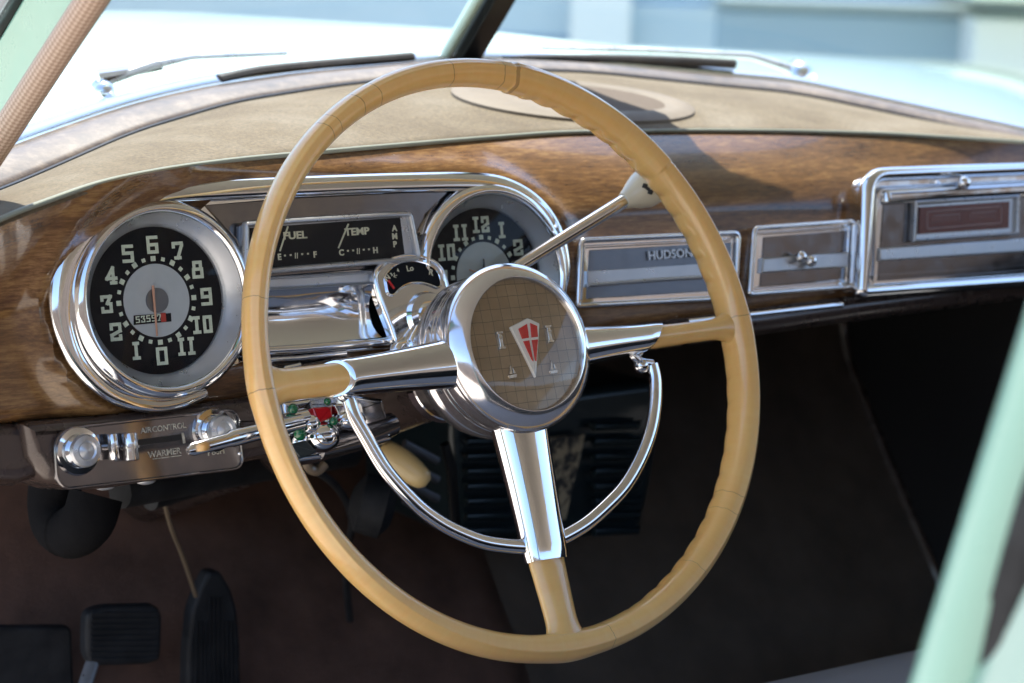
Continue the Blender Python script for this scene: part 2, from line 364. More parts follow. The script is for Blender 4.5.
# ================================================================ STEERING WHEEL
wheel = thing('steering_wheel', (0, 0, 0), 'large yellowed ivory three-spoke steering wheel with chrome hub and horn ring', 'steering wheel')
def th_of(x, y):
    u, v = W.uv(x, y); return math.atan2(v, u) % (2*math.pi)
RC = .2155; SEAM = th_of(508, 80)
SPK = [th_of(262, 388), th_of(735, 327), th_of(566, 642)]
tA = [SPK[1]+R(7.5), SEAM-R(3)]; 
def rim_ab(t):
    c = math.cos(t); w = (1-c)/2           # 0 at right, 1 at left
    a = .0107*(1-w)+.0083*w+.0008*math.sin(t)**2; b = .0148*(1-w)+.0108*w
    dt = (t-SEAM+math.pi) % (2*math.pi)-math.pi       # >0 : left of the seam
    s = 1/(1+math.exp(max(-50, min(50, dt/R(.18)))))
    if abs(dt) < R(40): a += .0013*s*math.exp(-max(0, -dt)/R(25)); b += .0010*s
    for q in SPK:
        d = abs((t-q+math.pi) % (2*math.pi)-math.pi); a += .0012*math.exp(-(d/R(4.5))**2)
    return a, b
def grip(t):
    k = 0
    t1 = (t-SPK[1]+math.pi) % (2*math.pi)-math.pi
    if R(6) < t1 < (SEAM-SPK[1])-R(4) or R(-75) < t1 < R(-6):
        e = min(1, (abs(t1)-R(6))/R(3)); k = e*(abs(math.sin(t1/R(5.4)*math.pi)))
        if t1 < 0: k *= min(1, (R(75)+t1)/R(10))
        return (.0019 if t1 > 0 else .0012)*(k-.5*e)
    return 0
mb = MB(); NT, NS = 1152, 64; rows = []
for i in range(NT):
    t = 2*math.pi*i/NT; a, b = rim_ab(t); g = grip(t); row = []
    for k in range(NS):
        ph = 2*math.pi*k/NS; cr, sn = math.cos(ph), math.sin(ph)
        m_ = 1+.075*math.exp(-((((ph-R(75)+math.pi) % (2*math.pi))-math.pi)/R(8))**2)
        rr = a*m_*math.copysign(abs(cr)**.92, cr); ww = b*m_*math.copysign(abs(sn)**.92, sn)
        inner = max(0, -cr)**1.2
        rr -= g*1.25*math.exp(-((ph-R(212))/R(34))**2); ww += g*.5*math.exp(-((ph-R(225))/R(34))**2)
        row.append(W.pt((RC+rr)*math.cos(t), (RC+rr)*math.sin(t), ww))
    rows.append(row)
mb.grid(rows, cu=True, cv=True, uv=lambda a, c: (a/NT, c/NS), flip=True)
obj('rim', mb, M['ivory'], wheel, 60)
def wpath(q, rs, ws, off=0):
    return [W.pt(r*math.cos(q)-off*math.sin(q), r*math.sin(q)+off*math.cos(q), w) for r, w in zip(rs, ws)]
# per spoke: ivory arm from the rim to the chrome sleeve, chrome sleeve to the hub
def lerp(a, b, t): return a+(b-a)*t
def sweep_uv(mb, path, rads, ref, seg=28, pw=1.0, uvk=(0, 1)):
    b = len(mb.v); P = path; n = len(P); rows = []
    for i, p in enumerate(P):
        t = (P[min(i+1, n-1)]-P[max(i-1, 0)]).normalized(); sd = t.cross(ref).normalized(); bn = sd.cross(t).normalized()
        row = []
        for k in range(seg):
            ph = 2*math.pi*k/seg; c, s_ = math.cos(ph), math.sin(ph)
            row.append(p+sd*rads[i][0]*math.copysign(abs(c)**pw, c)+bn*rads[i][1]*math.copysign(abs(s_)**pw, s_))
        rows.append(row)
    mb.grid(rows, cv=True, uv=lambda a, c: (uvk[0]+uvk[1]*a/n, c/seg)); mb.cap(range(b, b+seg)); mb.cap(range(b+(n-1)*seg, b+n*seg), True)
spec = [  # direction, radius where the sleeve ends, half-heights: rim, arm, sleeve end, hub end
    (SPK[0], .156, .0150, .0112, .0122, .0180, -.004, 'left'),
    (SPK[1], .130, .0125, .0077, .0098, .0150, -.002, 'right'),
    (SPK[2], .152, .0150, .0122, .0172, .0222, -.012, 'low')]
for q, re, h_r, h_a, h_e, h_h, wh, nm in spec:
    mb = MB(); n = 26; P = []; rd = []
    for i in range(n):
        t = i/(n-1); r = lerp(.214, re-.012, t)
        fl = math.exp(-(t/.11)**1.5)
        h = lerp(h_a, h_e*.93, t**1.3)+(h_r-h_a+.006)*fl
        if t > .8: h *= math.sqrt(max(.02, 1-((t-.8)/.2)**2*.25))
        P.append(W.pt(r*math.cos(q), r*math.sin(q), lerp(0, wh*.6, min(1, t/.8))+.001)); rd.append((h, lerp(.0090, .0084, t)))
    sweep_uv(mb, P, rd, W.n, uvk=(.60, .03)); obj('spoke_arm', mb, M['ivory'], wheel, 50)
    mb = MB(); P = []; rd = []; n = 20
    for i in range(n):
        t = i/(n-1); r = lerp(re, .050, t); h = lerp(h_e, h_h, t**1.6)
        k = 1.0
        if i == 0: k = .965
        P.append(W.pt(r*math.cos(q), r*math.sin(q), lerp(wh*.6, wh, t)+.001)); rd.append(((h+.0008)*k, (lerp(.0112, .0150, t))*k))
    b0 = len(mb.v); sweep_uv(mb, P, rd, W.n, pw=.85, seg=36)
    if nm != 'low':     # slanted / rounded sleeve mouth: pull the back edge of the mouth along the arm
        for k in range(36):
            ph = 2*math.pi*k/36; d = -.010*math.sin(ph) if nm == 'left' else .010*math.cos(ph)
            dr = W.pt(math.cos(q), math.sin(q), 0)
            for j in range(3): mb.v[b0+j*36+k] += dr*d*(1-j/3)
    obj('spoke_sleeve', mb, M['chrome'], wheel, 50)
# hub
hub_prof = [(.0470, .0145), (.0476, .0185), (.0486, .0198), (.0498, .0196), (.0535, .0172), (.0575, .0138), (.0600, .0105), (.0611, .0080), (.0614, .0060), (.0610, .0040),
            (.0600, .0032), (.0594, .0020), (.0598, .0008), (.0596, -.008), (.0594, -.0100), (.0586, -.0104), (.0586, -.0112), (.0593, -.0116), (.0592, -.0150), (.0585, -.0154), (.0585, -.0162), (.0591, -.0166), (.0590, -.022), (.0584, -.026), (.0590, -.028), (.0600, -.030), (.0598, -.034), (.0585, -.0355), (.0575, -.042), (.052, -.050), (.040, -.056), (.028, -.060), (.0, -.060)]
HO = (-.001, .0045)
mb = MB().lathe(W, *HO, [(r_*1.03, w_) for r_, w_ in hub_prof], 128); hub = obj('hub', mb, M['hub'], wheel, 40)
mb = MB(); prof = [(0.0001, 0)]+[(.0478*k/10, 0) for k in range(1, 11)]
rows = []
for k in range(96):
    a = 2*math.pi*k/96; rows.append([W.pt(HO[0]+r*1.03*math.cos(a), HO[1]+r*1.03*math.sin(a), .0165-.0012*(r/.0478)**2) for r, w in prof])
ang = R(-2)
def muv(i, j):
    r = prof[j][0]; a = 2*math.pi*i/96; return (r*math.cos(a)+.1, r*math.sin(a)+.1)
mb.grid(rows, cu=True, uv=muv); obj('horn_button', mb, M['medal'], wheel, 40)
button = wheel.children[-1]
mb = MB().lathe(W, *HO, [(.0488, .0178), (.040, .0196), (.026, .0212), (.012, .0220), (0, .0222)], 72); obj('clear_dome', mb, glass('dome_plastic', .045, (.97, .95, .9)), button, 60)
# emblem: chevron triangle, white border, red halves, chrome cross; set into the button
WB = .0166
def wq(x, y): return W.uv(x, y, WB)
tri = [wq(509, 327.5), wq(526, 318.5), wq(538, 324), wq(534.5, 378.5)]
cen = (sum(p[0] for p in tri)/4, sum(p[1] for p in tri)/4)
emb = obj('emblem', MB().plate(W, fillet(tri, .0012, 3), WB-.002, WB+.0022, .0006), M['white_en'], button)
mb = MB()
def sub(p, q, t): return (p[0]+(q[0]-p[0])*t, p[1]+(q[1]-p[1])*t)
redL = [wq(516.5, 329.5), wq(525, 324.5), wq(527, 338.5), wq(520.3, 339.6)]
redL2 = [wq(521.3, 342), wq(527.3, 341), wq(531.4, 362), wq(529.5, 360)]
redR = [wq(528.2, 323.8), wq(535.2, 326.6), wq(536, 337.6), wq(529.6, 338.3)]
redR2 = [wq(529.9, 340.8), wq(536.0, 340), wq(534.4, 362), wq(533, 361)]
for q_ in (redL, redL2, redR, redR2): mb.plate(W, q_, WB, WB+.0029, .0003)
obj('red_enamel', mb, M['red_jewel'], button)
for cx, cy in ((500, 340.5), (548.5, 334)):                     # two little towers
    c_ = wq(cx, cy); mb = MB()
    mb.plate(W, fillet([(c_[0]-.0016, c_[1]-.0055), (c_[0]+.0016, c_[1]-.0055), (c_[0]+.0013, c_[1]+.0055), (c_[0]-.0013, c_[1]+.0055)], .0004, 2), WB-.001, WB+.0016, .0005)
    for dy, w_ in ((-.0058, .0026), (.0055, .0025), (.002, .0018)):
        mb.plate(W, [(c_[0]-w_, c_[1]+dy-.0009), (c_[0]+w_, c_[1]+dy-.0009), (c_[0]+w_, c_[1]+dy+.0009), (c_[0]-w_, c_[1]+dy+.0009)], WB-.001, WB+.0019, .0004)
    obj('tower_relief', mb, M['chrome_worn'], button)
for cx, cy in ((511, 372), (552, 367.5)):                     # two little ships
    c_ = wq(cx, cy); mb = MB()
    mb.plate(W, [(c_[0]-.0042, c_[1]-.0025), (c_[0]+.0040, c_[1]-.0018), (c_[0]+.0030, c_[1]-.0048), (c_[0]-.003, c_[1]-.0050)], WB-.001, WB+.0016, .0004)
    mb.plate(W, [(c_[0]-.0028, c_[1]-.0018), (c_[0]+.0004, c_[1]-.0018), (c_[0]-.0002, c_[1]+.0052)], WB-.001, WB+.0014, .0003)
    mb.plate(W, [(c_[0]+.0010, c_[1]-.0016), (c_[0]+.0034, c_[1]-.0012), (c_[0]+.0012, c_[1]+.0032)], WB-.001, WB+.0014, .0003)
    obj('ship_relief', mb, M['chrome_worn'], button)
# horn ring
hr = [(349, 399), (355, 417), (367, 439), (387, 472), (415, 503), (436, 520), (458.6, 532.5), (488, 543), (526, 547), (545, 544.5), (564, 537), (586, 524), (605, 507.6), (622, 490), (634.6, 471), (645, 449), (652, 427), (655.5, 403), (655.5, 380), (652, 364)]
WH = -.008
ps = catmull([V((*W.uv(x, y, WH), 0)) for x, y in hr], 5)
mb = MB().tube([W.pt(p.x, p.y, WH) for p in ps], (.0056, .0042), ref=W.n, seg=18)
ringo = obj('horn_ring', mb, M['chrome'], wheel, 50)
for pts in ([(652, 364), (641, 362), (633, 355), (635, 345)], [(349, 400), (342, 396), (340, 388)]):
    mb = MB().tube(catmull([W.px(x, y, WH) for x, y in pts], 4), .0036, ref=W.n, seg=12)
    if pts[0][0] > 500: mb.sphere(W.px(641, 366, WH), .006); mb.sphere(W.px(636, 350, WH), .0065)
    obj('ring_bracket', mb, M['chrome'], wheel)
# ================================================================ COLUMN with selector quadrant, shift lever, signal lever
col = thing('steering_column', W.pt(0, 0, -.07), 'dark brown enamelled steering column behind the wheel hub, with chrome gear quadrant', 'steering column')
def cp(w): return W.pt(0, 0, w)
obj('jacket', MB().tube([cp(-.058), cp(-.3), cp(-.74)], [.026, .026, .028], ref=(1, 0, 0), seg=32), M['brown_metal'], col)
mb = MB()
for w0_, w1_, r_ in ((-.066, -.078, .034), (-.094, -.104, .0315)):
    mb.tube([cp(w0_), cp(w0_-.001), cp(w1_+.001), cp(w1_)], [r_-.001, r_, r_, r_-.001], ref=(1, 0, 0), seg=40)
obj('collar', mb, M['chrome'], col)
mb = MB().tube([W.pt(-.018, .048, -.085), W.pt(-.018, .046, -.30)], .0095, ref=(1, 0, 0), seg=20)
obj('shift_tube', mb, M['tan_tube'], col)
WS = -.075
qp = [(400, 352), (391, 326), (381, 300), (375, 277), (381, 266), (392, 259.5), (405, 256.5), (419, 257), (432, 261), (440, 268), (445, 279), (452, 305), (462, 345)]
quad = [tuple(p[:2]) for p in catmull([V((*W.uv(x, y, WS), 0)) for x, y in qp], 4)]
mb = MB().plate(W, quad, WS-.010, WS, .0012)
mb.molding(W, quad, .0022, .0030, WS-.001)
qo = obj('gear_quadrant', mb, M['chrome'], col)
win = [(386, 286), (385, 276), (392, 267), (404, 262), (418, 262), (430, 266), (437, 273), (440, 284), (437, 288), (430, 285.5), (420, 283), (408, 284), (399, 289), (393, 295), (388, 294)]
wn = [tuple(p[:2]) for p in catmull([V((*W.uv(x, y, WS), 0)) for x, y in win], 3, True)]
obj('quadrant_window', MB().plate(W, wn, WS-.002, WS+.0008, .0004), M['dial_black'], qo)
mb = MB().molding(W, wn, .0009, .0012, WS+.0006, seg=8); mb.lathe(W, *W.uv(430, 318, WS), [(.021, WS), (.0185, WS+.0035), (.013, WS+.0045), (.011, WS+.012), (.0, WS+.013)], 40)
obj('quadrant_trim', mb, M['chrome'], qo)
mb = MB(); WT = WS+.0012
for tx, x, y, s_, rr in (('N', 387.5, 278, .0062, .6), ('3', 391.5, 274.5, .0036, .5), ('-', 394, 273, .004, .4), ('4', 398, 270.5, .0036, .25), ('\u2190', 395.5, 276, .0045, .35), ('Lo', 410, 268.5, .0062, .05), ('R', 431, 272.5, .0066, -.35)):
    u_, v_ = W.uv(x, y, WT); text_mb(mb, W, tx, s_, u_, v_, WT, .0002, rr, .00008)
obj('quadrant_letters', mb, M['text'], qo)
obj('gear_pointer', MB().strokes(W, [[W.uv(388.5, 281, WT), W.uv(393.5, 288, WT)]], .0013, WS, WS+.0022), M['red_jewel'], qo)
# brackets between quadrant foot and column
mb = MB().tube(catmull([W.px(404, 345, WS), W.px(398, 352, WS+.003), W.px(405, 362, WS), W.px(425, 370, WS)], 5), .007, ref=W.n, seg=14)
mb.tube(catmull([W.px(418, 330, WS+.004), W.px(412, 345, WS+.006), W.px(420, 358, WS+.002)], 5), .0055, ref=W.n, seg=14)
mb.sphere(W.px(428, 345, WS+.005), .012)
obj('quadrant_bracket', mb, M['chrome'], col)
# gear shift lever
lv = thing('gear_lever', W.pt(0, 0, -.095), 'chrome column shift lever with cream tapered knob, reaching up right behind the rim', 'gear lever')
A = W.px(455, 305, -.085); B = W.px(624, 201, -.045)
obj('lever_rod', MB().tube([cp(-.095), A, A.lerp(B, .5), B.lerp(A, -.04)], [.006, .0050, .0052, .0056], ref=W.n, seg=20), M['chrome'], lv)
B2 = W.px(666, 176.5, -.036); n = 14; P = [B.lerp(B2, i/n) for i in range(n+1)]
rk = [.0066, .0080, .0095, .0112, .0127, .0140, .0153, .0157, .0158, .0155, .0149, .0138, .0120, .0088, .002]
knob = obj('knob', MB().tube(P, rk, ref=W.n, seg=32), M['ivory_lever'], lv, 60)
mb = MB()
kc = W.px(646.5, 190, -.041); kf = Fr(kc-fw*.0165, rt, up); ka = math.atan2(201-176.5, 666-624)
for dx, dy in ((-.0022, .0022), (.0022, -.0026)):
    mb.plate(kf, fillet([(dx-.0026, dy-.0012), (dx+.0012, dy-.0024), (dx+.0026, dy+.0012), (dx-.0012, dy+.0024)], .0006, 3), -.006, .0006, .0003)
mb.plate(kf, [(-.0022, .0), (.0006, -.0022), (.0022, .0), (-.0006, .0022)], -.006, .0004, .0003)
obj('knob_mark', mb, M['black_gloss'], knob)
# turn signal lever and switch housing
ts = thing('turn_signal_lever', W.pt(-.03, 0, -.1), 'thin chrome turn signal lever pointing left below the speedometer', 'lever')
path = [W.px(187.5, 451.5, -.05), W.px(192, 449.5, -.05), W.px(228, 440, -.056), W.px(232, 438.5, -.057), W.px(272, 428.5, -.066), W.px(301, 422, -.072)]
obj('lever_rod', MB().tube(path, [(.0022, .002), (.0046, .003), (.0050, .0032), (.0062, .0040), (.0060, .0045), (.0060, .005)], ref=W.n, seg=18), M['chrome'], ts)
sw = thing('signal_switch', W.pt(-.05, -.03, -.09), 'chrome turn signal switch with red and green lenses under the left spoke', 'switch')
WQ = -.082
def wpl(mb, pts, w0, w1, bev=.0012, r=.002): 
    return mb.plate(W, fillet([W.uv(x, y, w1) for x, y in pts], r, 3), w0, w1, bev)
mb = MB()
wpl(mb, [(262, 402), (300, 394), (345, 392), (384, 398), (394, 440), (330, 458), (300, 462), (268, 440)], WQ-.035, WQ-.012, .004)
wpl(mb, [(283, 402), (312, 398), (318, 428), (288, 432)], WQ-.02, WQ, .003)
mb.tube([W.px(283, 424, WQ), W.px(306, 419, WQ)], .008, ref=W.n, seg=16)
mb.sphere(W.px(321, 437, WQ-.002), .0145, 1, .9, .8); mb.sphere(W.px(309, 425, WQ), .009); mb.sphere(W.px(350, 420, WQ-.005), .011, 1.2, .8, .7)
wpl(mb, [(333, 404), (362, 401), (366, 420), (344, 427)], WQ-.02, WQ-.003, .002)
obj('housing', mb, M['chrome'], sw)
obj('red_lens', wpl(MB(), [(312.5, 407.5), (332, 406), (333, 417), (317.5, 424)], WQ-.01, WQ+.007, .0015, .001), M['red_jewel'], sw)
for x, y, r_ in ((300, 434, .0048), (333.5, 421, .0034), (293, 409, .0040), (327.5, 401.5, .0028)):
    obj('green_lens', MB().sphere(W.px(x, y, WQ+.008), r_), M['green_jewel'], sw)
obj('cover_plate', wpl(MB(), [(290, 444), (306, 440), (318, 452), (301, 458.5)], WQ-.012, WQ+.004, .001), M['teal'], sw)
obj('mount_arm', MB().tube([W.px(318, 448, WQ-.014), W.px(352, 440, WQ-.016), W.px(392, 424, WQ-.02)], [.0085, .0095, .009], ref=W.n, seg=14), M['gun'], sw)
# ================================================================ DASHBOARD
dash = thing('dashboard', D.pt(0.2, 0, 0), 'curved woodgrain dashboard with tan cloth top, chrome instrument cluster and radio panels', 'dashboard')
T_px = [(-60, 252), (0, 219), (50, 201), (100, 183), (166, 170), (233, 161), (286, 156), (360, 149.5), (460, 141), (559, 133.5), (684, 131.5), (784, 132), (883, 134.5), (1024, 143), (1120, 151)]
fT = lambda x: .195-.34*(x-.27)**2
G_px = [(-60, 176), (33, 140), (110, 113), (160, 99), (216, 87), (300, 75), (340, 71.5), (450, 62), (500, 61), (593, 66), (684, 75), (797, 85), (883, 103), (1024, 133), (1120, 155)]
fG = lambda x: .50-.60*(x-.27)**2
S_px = [(-60, 212), (0, 191), (43, 173), (133, 133), (233, 103), (332, 87), (450, 74), (500, 70), (593, 73), (684, 83), (797, 94), (883, 112), (1024, 142), (1120, 162)]
fS = lambda x: .44-.60*(x-.27)**2
xs = [-60+k*10 for k in range(119)]
Tl = [bpf(x, sinterp(T_px, x), fT) for x in xs]; Gl = [bpf(x, sinterp(G_px, x), fG) for x in xs]; Sl = [bpf(x, sinterp(S_px, x), fS) for x in xs]
# dash top cloth, a shallow dome between trim and seam
mb = MB(); rows = []
for k in range(13):
    t = k/12; rows.append([a.lerp(b, t)+V((0, 0, .006*math.sin(math.pi*t))) for a, b in zip(Tl, Sl)])
mb.grid(rows, flip=True); top_mb = mb; topo = obj('cloth_top', mb, M['pad'], dash, solid=.004)
bvh = BVHTree.FromPolygons([tuple(p) for p in mb.v], mb.f)
mb = MB(); rows = []
for k in range(7):
    t = k/6; rows.append([a.lerp(b, t)+V((0, 0, .005*math.sin(math.pi*t)+.001)) for a, b in zip(Sl, Gl)])
mb.grid(rows, flip=True); obj('windscreen_garnish', mb, M['wood_top'], dash, solid=.004)
obj('seam', MB().tube([p+V((0, 0, .0004)) for p in Sl], .0021, seg=8), M['black_gloss'], dash)
obj('trim_strip', MB().tube([p+V((0, -.001, .001)) for p in Tl], .0019, seg=10), mat('sage_trim', (.24, .25, .20), .4, .3), dash)
# speaker grille on the top
def on_top(x, y, off=0):
    h = bvh.ray_cast(CAM, ray(x, y).normalized())[0]
    return (h if h else bpz(x, y, .14))+V((0, 0, off))
def oval(cx, cy, rx, ry, off, n=64, tilt=0):
    return [on_top(cx+rx*math.cos(2*math.pi*k/n), cy+tilt*math.cos(2*math.pi*k/n)+ry*math.sin(2*math.pi*k/n), off) for k in range(n)]
mb = MB(); o1 = oval(573, 103.5, 122, 18.5, -.001, tilt=10); o2 = oval(573, 103, 122, 18.5, .0025, tilt=10); o3 = oval(573, 102.5, 114, 16.6, .0045, tilt=9); o4 = oval(585, 100.5, 84, 13, .0042, tilt=8); o5 = oval(585, 100.5, 80, 12, .0025, tilt=8)
mb.grid([o1, o2, o3, o4, o5], cv=True, flip=True); grille = obj('speaker_grille', mb, mat('taupe_bakelite', (.19, .145, .11), .7, noise=(30, [(.3, (.10, .075, .05)), (.7, (.135, .102, .07))])), dash)
mb = MB(); b = mb.grid([o5, [o5[0].lerp(o5[32], .5)]*64], cv=True, flip=True); obj('grille_cloth', mb, mat('brown_grille_cloth', (.085, .06, .042), .9, bump=(800, .5)), grille)
# fascia
def fas(i):
    x = xs[i]; T = Tl[i]
    d = T-D.o; w_T = d.dot(D.n); v_T = d.dot(D.ey); u = T.x
    return u, v_T, w_T
BOT = [(-.6, -.076), (-.36, -.076), (-.173, -.080), (-.05, -.078), (.184, -.053), (.325, -.051), (.667, -.038), (.95, -.034)]
mb = MB(); cols = []; scx, scv = SPX, 0
us = [-.52+.008*k for k in range(192)]
Ttab = [(T.x, (T-D.o).dot(D.ey), (T-D.o).dot(D.n)) for T in Tl]
def Tat(u): return interp([(a, b) for a, b, c in Ttab], u), interp([(a, c) for a, b, c in Ttab], u)
def fasw(u, v):  # swelling round the cluster
    d = math.hypot(u-SPX, (v)*1.0); w = 0
    if u < SPX+.02: w += .010*math.exp(-((d-.093)/.010)**2)
    d2 = math.hypot(u-CKX, v)
    if u > CKX and v > -.02: w += .006*math.exp(-((d2-.087)/.010)**2)
    if SPX+.02 <= u <= CKX: w += .005*math.exp(-((v-.088)/.008)**2)
    return w
for u in us:
    vT, wT = Tat(u); vb = interp(BOT, u); c = []
    vk = vT-.070
    for k in range(15):     # roll from trim to plane
        t = k/14; P0 = (vT, wT); P1 = (vT-.010, wT*.78); P2 = (vT-.042, wT*.10); P3 = (vk, 0)
        bz = lambda i: (1-t)**3*P0[i]+3*t*(1-t)**2*P1[i]+3*t*t*(1-t)*P2[i]+t**3*P3[i]
        c.append((bz(0), bz(1)))
    for k in range(1, 25): c.append((lerp(vk, vb+.008, k/24), 0))
    for k in range(1, 7):
        a = math.pi/2*k/6; c.append((vb+.008-.008*math.sin(a), -.010*(1-math.cos(a))))
    c.append((vb, -.04))
    cols.append([D.pt(u, v, w+fasw(u, v)) for v, w in c])
mb.grid(cols, flip=False)
keep = []
for f_ in mb.f:
    c_ = (mb.v[f_[0]]+mb.v[f_[2]])/2-D.o; u_, v_ = c_.x, c_.dot(D.ey)
    if math.hypot(u_-SPX, v_) > .062 and math.hypot(u_-CKX, v_) > .062: keep.append(f_)
mb.f = keep
fascia = obj('fascia', mb, M['wood'], dash, 50)
# dark lower roll panel (left, carries the controls; right, a thin bright lip)
def dpx(x, y, w=0): return D.uv(x, y, w)
lw = [(-70, 418), (100, 416), (245, 396), (330, 380), (352, 420), (330, 447), (250, 462), (175, 478), (110, 489), (70, 488), (40, 478), (20, 452), (-70, 452)]
obj('lower_panel', MB().plate(D, [dpx(x, y, .012) for x, y in [(24, 424), (34, 421), (100, 416), (245, 398), (360, 376), (372, 420), (330, 447), (250, 462), (175, 478), (110, 489), (78, 490), (48, 480), (30, 456)]], -.05, .012, .010, 5), M['brown_metal'], dash, 50)
obj('lower_roll', MB().plate(D, [dpx(x, y, .002) for x, y in [(-90, 424), (60, 423), (60, 470), (20, 486), (-90, 480)]], -.05, .002, .012, 4), M['brown_metal'], dash, 50)
lowr = [dpx(x, y, 0) for x, y in [(352, 385), (440, 372), (620, 345), (760, 326), (850, 313), (1024, 290), (1130, 276)]]
mb = MB(); rows = []
for off in ((.016, -.004), (.012, .004), (.004, .006), (-.004, .003), (-.008, -.008), (-.008, -.03)): rows.append([D.pt(u, v+off[0], off[1]) for u, v in lowr])
mb.grid(rows); obj('lower_lip', mb, M['brown_metal'], dash, 50)
obj('lip_trim', MB().tube([D.px(x, y, .006) for x, y in ((688, 322), (750, 315), (800, 309.5), (842, 305))], (.0028, .002), ref=D.n, seg=10), M['chrome'], dash)
# ---- instrument cluster housing
cs = [(SPX+.070*math.cos(R(a)), .070*math.sin(R(a))) for a in range(84, -57, -6)]
cs += [dpx(246, 361, .006), dpx(300, 357, .006), dpx(390, 349, .006), dpx(440, 343, .006)]
cs += [(CKX+.070*math.cos(R(a)), .070*math.sin(R(a))) for a in range(236, 95, -6)]
cs += [dpx(478, 182, .006), dpx(400, 184, .006), dpx(300, 189, .006), dpx(200, 193, .006)]
mb = MB().plate(D, cs, -.004, .006, .0015, 3)
clu = obj('instrument_cluster', mb, M['chrome'], dash, 40)
rail = [(205, 394, .003), (178, 403, .0045), (150, 405, .0055), (112, 394, .0065), (82, 366, .0075), (66, 332, .0080), (61, 298, .0085), (66, 262, .0090), (81, 233, .0095), (104, 212, .0092), (132, 198, .0085), (165, 192, .0080), (200, 190, .0078), (300, 186, .0074), (400, 182.5, .0074), (478, 182, .0074), (513, 189, .0070), (540, 207, .0062), (557, 234, .0055), (564, 265, .0045), (562, 290, .003)]
rp = catmull([D.px(x, y, .010) for x, y, _ in rail], 6); ra_ = catmull([V((q[2], 0, 0)) for q in rail], 6)
mb = MB().tube(rp, [(q.x*1.12, .0048) for q in ra_], ref=(D.n+D.ey*.55).normalized(), seg=24); obj('hood_rail', mb, M['chrome'], clu, 60)
# recessed smoked upper panel
up_ = [(205, 205), (300, 197), (425, 191), (448, 192), (425, 215), (418, 265), (262, 278), (246, 270), (236, 240)]
obj('smoked_panel', MB().plate(D, [dpx(x, y, .0075) for x, y in up_], .0, .0075, .001), M['gun'], clu)
# gauge box
gb = [(246, 224), (300, 220), (410, 213.5), (419, 258.5), (300, 268), (246, 273)]
gbp = fillet([dpx(x, y, .018) for x, y in gb], [.002, .001, .004, .004, .001, .002], 5)
mb = MB().molding(D, gbp, .0022, .004, .016); mb.plate(D, gbp, .004, .0140, .001)
gbo = obj('gauge_box', mb, M['satin'], clu)
gw = [(250, 228), (400, 217.5), (405, 258), (250, 269)]
obj('gauge_face', MB().plate(D, [dpx(x, y, .0145) for x, y in gw], .008, .0150, .0005), M['dial_black'], gbo)
mb = MB(); WG = .0154
for tx, x, y, s_, sx_ in (('FUEL', 295, 235.6, .0075, 1.25), ('TEMP', 357, 231.8, .0075, 1.2), ('A', 394.5, 228.5, .0062, 1), ('M', 394.7, 236.5, .0062, 1), ('P', 394.9, 244.5, .0062, 1), ('E', 279.5, 257.2, .0062, 1), ('F', 315, 254.8, .0062, 1), ('C', 341.5, 252.8, .0062, 1), ('H', 375.5, 250.5, .0062, 1)):
    u_, v_ = dpx(x, y, WG); text_mb(mb, D, tx, s_, u_, v_, WG, .0002, 0, .00022, sx_)
for x0, x1, y0, y1 in ((285, 308, 257, 255.2), (348, 369, 252.3, 250.8)):
    for k in range(5):
        if k == 2:
            for dx in (-1, 1): mb.strokes(D, [[dpx(lerp(x0, x1, .5)+dx, lerp(y0, y1, .5)-3, WG), dpx(lerp(x0, x1, .5)+dx, lerp(y0, y1, .5)+2, WG)]], .0006, WG-.001, WG)
        else:
            q = dpx(lerp(x0, x1, k/4), lerp(y0, y1, k/4)-1.5, WG); mb.strokes(D, [[q, (q[0]+.0002, q[1])]], .0013, WG-.001, WG)
obj('gauge_lettering', mb, M['text'], gbo)
for a, b_ in (((287.6, 227), (280, 250.5)), ((348, 224.5), (338.5, 247.5))):
    obj('pointer', MB().strokes(D, [[dpx(*a, WG), dpx(*b_, WG)]], .0009, WG-.001, WG+.0008), M['text'], gbo)
obj('gauge_lens', MB().plate(D, [dpx(x, y, .0172) for x, y in gw], .0168, .0174, .0002), M['lens'], gbo)
# ledge bar under the gauges, concave chrome pan below with lip
mb = MB().molding(D, fillet([dpx(x, y, .012) for x, y in [(248, 279), (425, 268), (430, 281), (248, 292)]], .002, 3), .001, .003, .012)
mb.plate(D, fillet([dpx(x, y, .014) for x, y in [(248, 278), (425, 267), (430, 281), (248, 292)]], .002, 3), .0, .013, .003, 4)
obj('ledge_bar', mb, M['satin'], clu)
mb = MB(); rows = []
for t in range(13):
    a = t/12; x0, y0 = lerp(246, 246, a), lerp(292, 350, a); x1, y1 = lerp(440, 440, a), lerp(280, 336, a)
    dep = .017-.0085*math.sin(math.pi*min(1, a*1.02))**.8
    rows.append([D.px(lerp(x0, x1, s_/20), lerp(y0, y1, s_/20), .010)+D.n*(dep-.010+.0006*math.sin(s_*.8)) for s_ in range(21)])
mb.grid(rows, flip=True); obj('lower_pan', mb, M['chrome'], clu, 60)
mb = MB().tube([D.px(x, y, .016) for x, y in ((246, 352), (300, 349), (380, 342), (440, 335))], (.0035, .0035), ref=D.n, seg=14)
mb.tube([D.px(x, y, .013) for x, y in ((246, 361), (300, 358), (345, 353))], (.003, .003), ref=D.n, seg=12)
obj('pan_lip', mb, M['chrome'], clu)
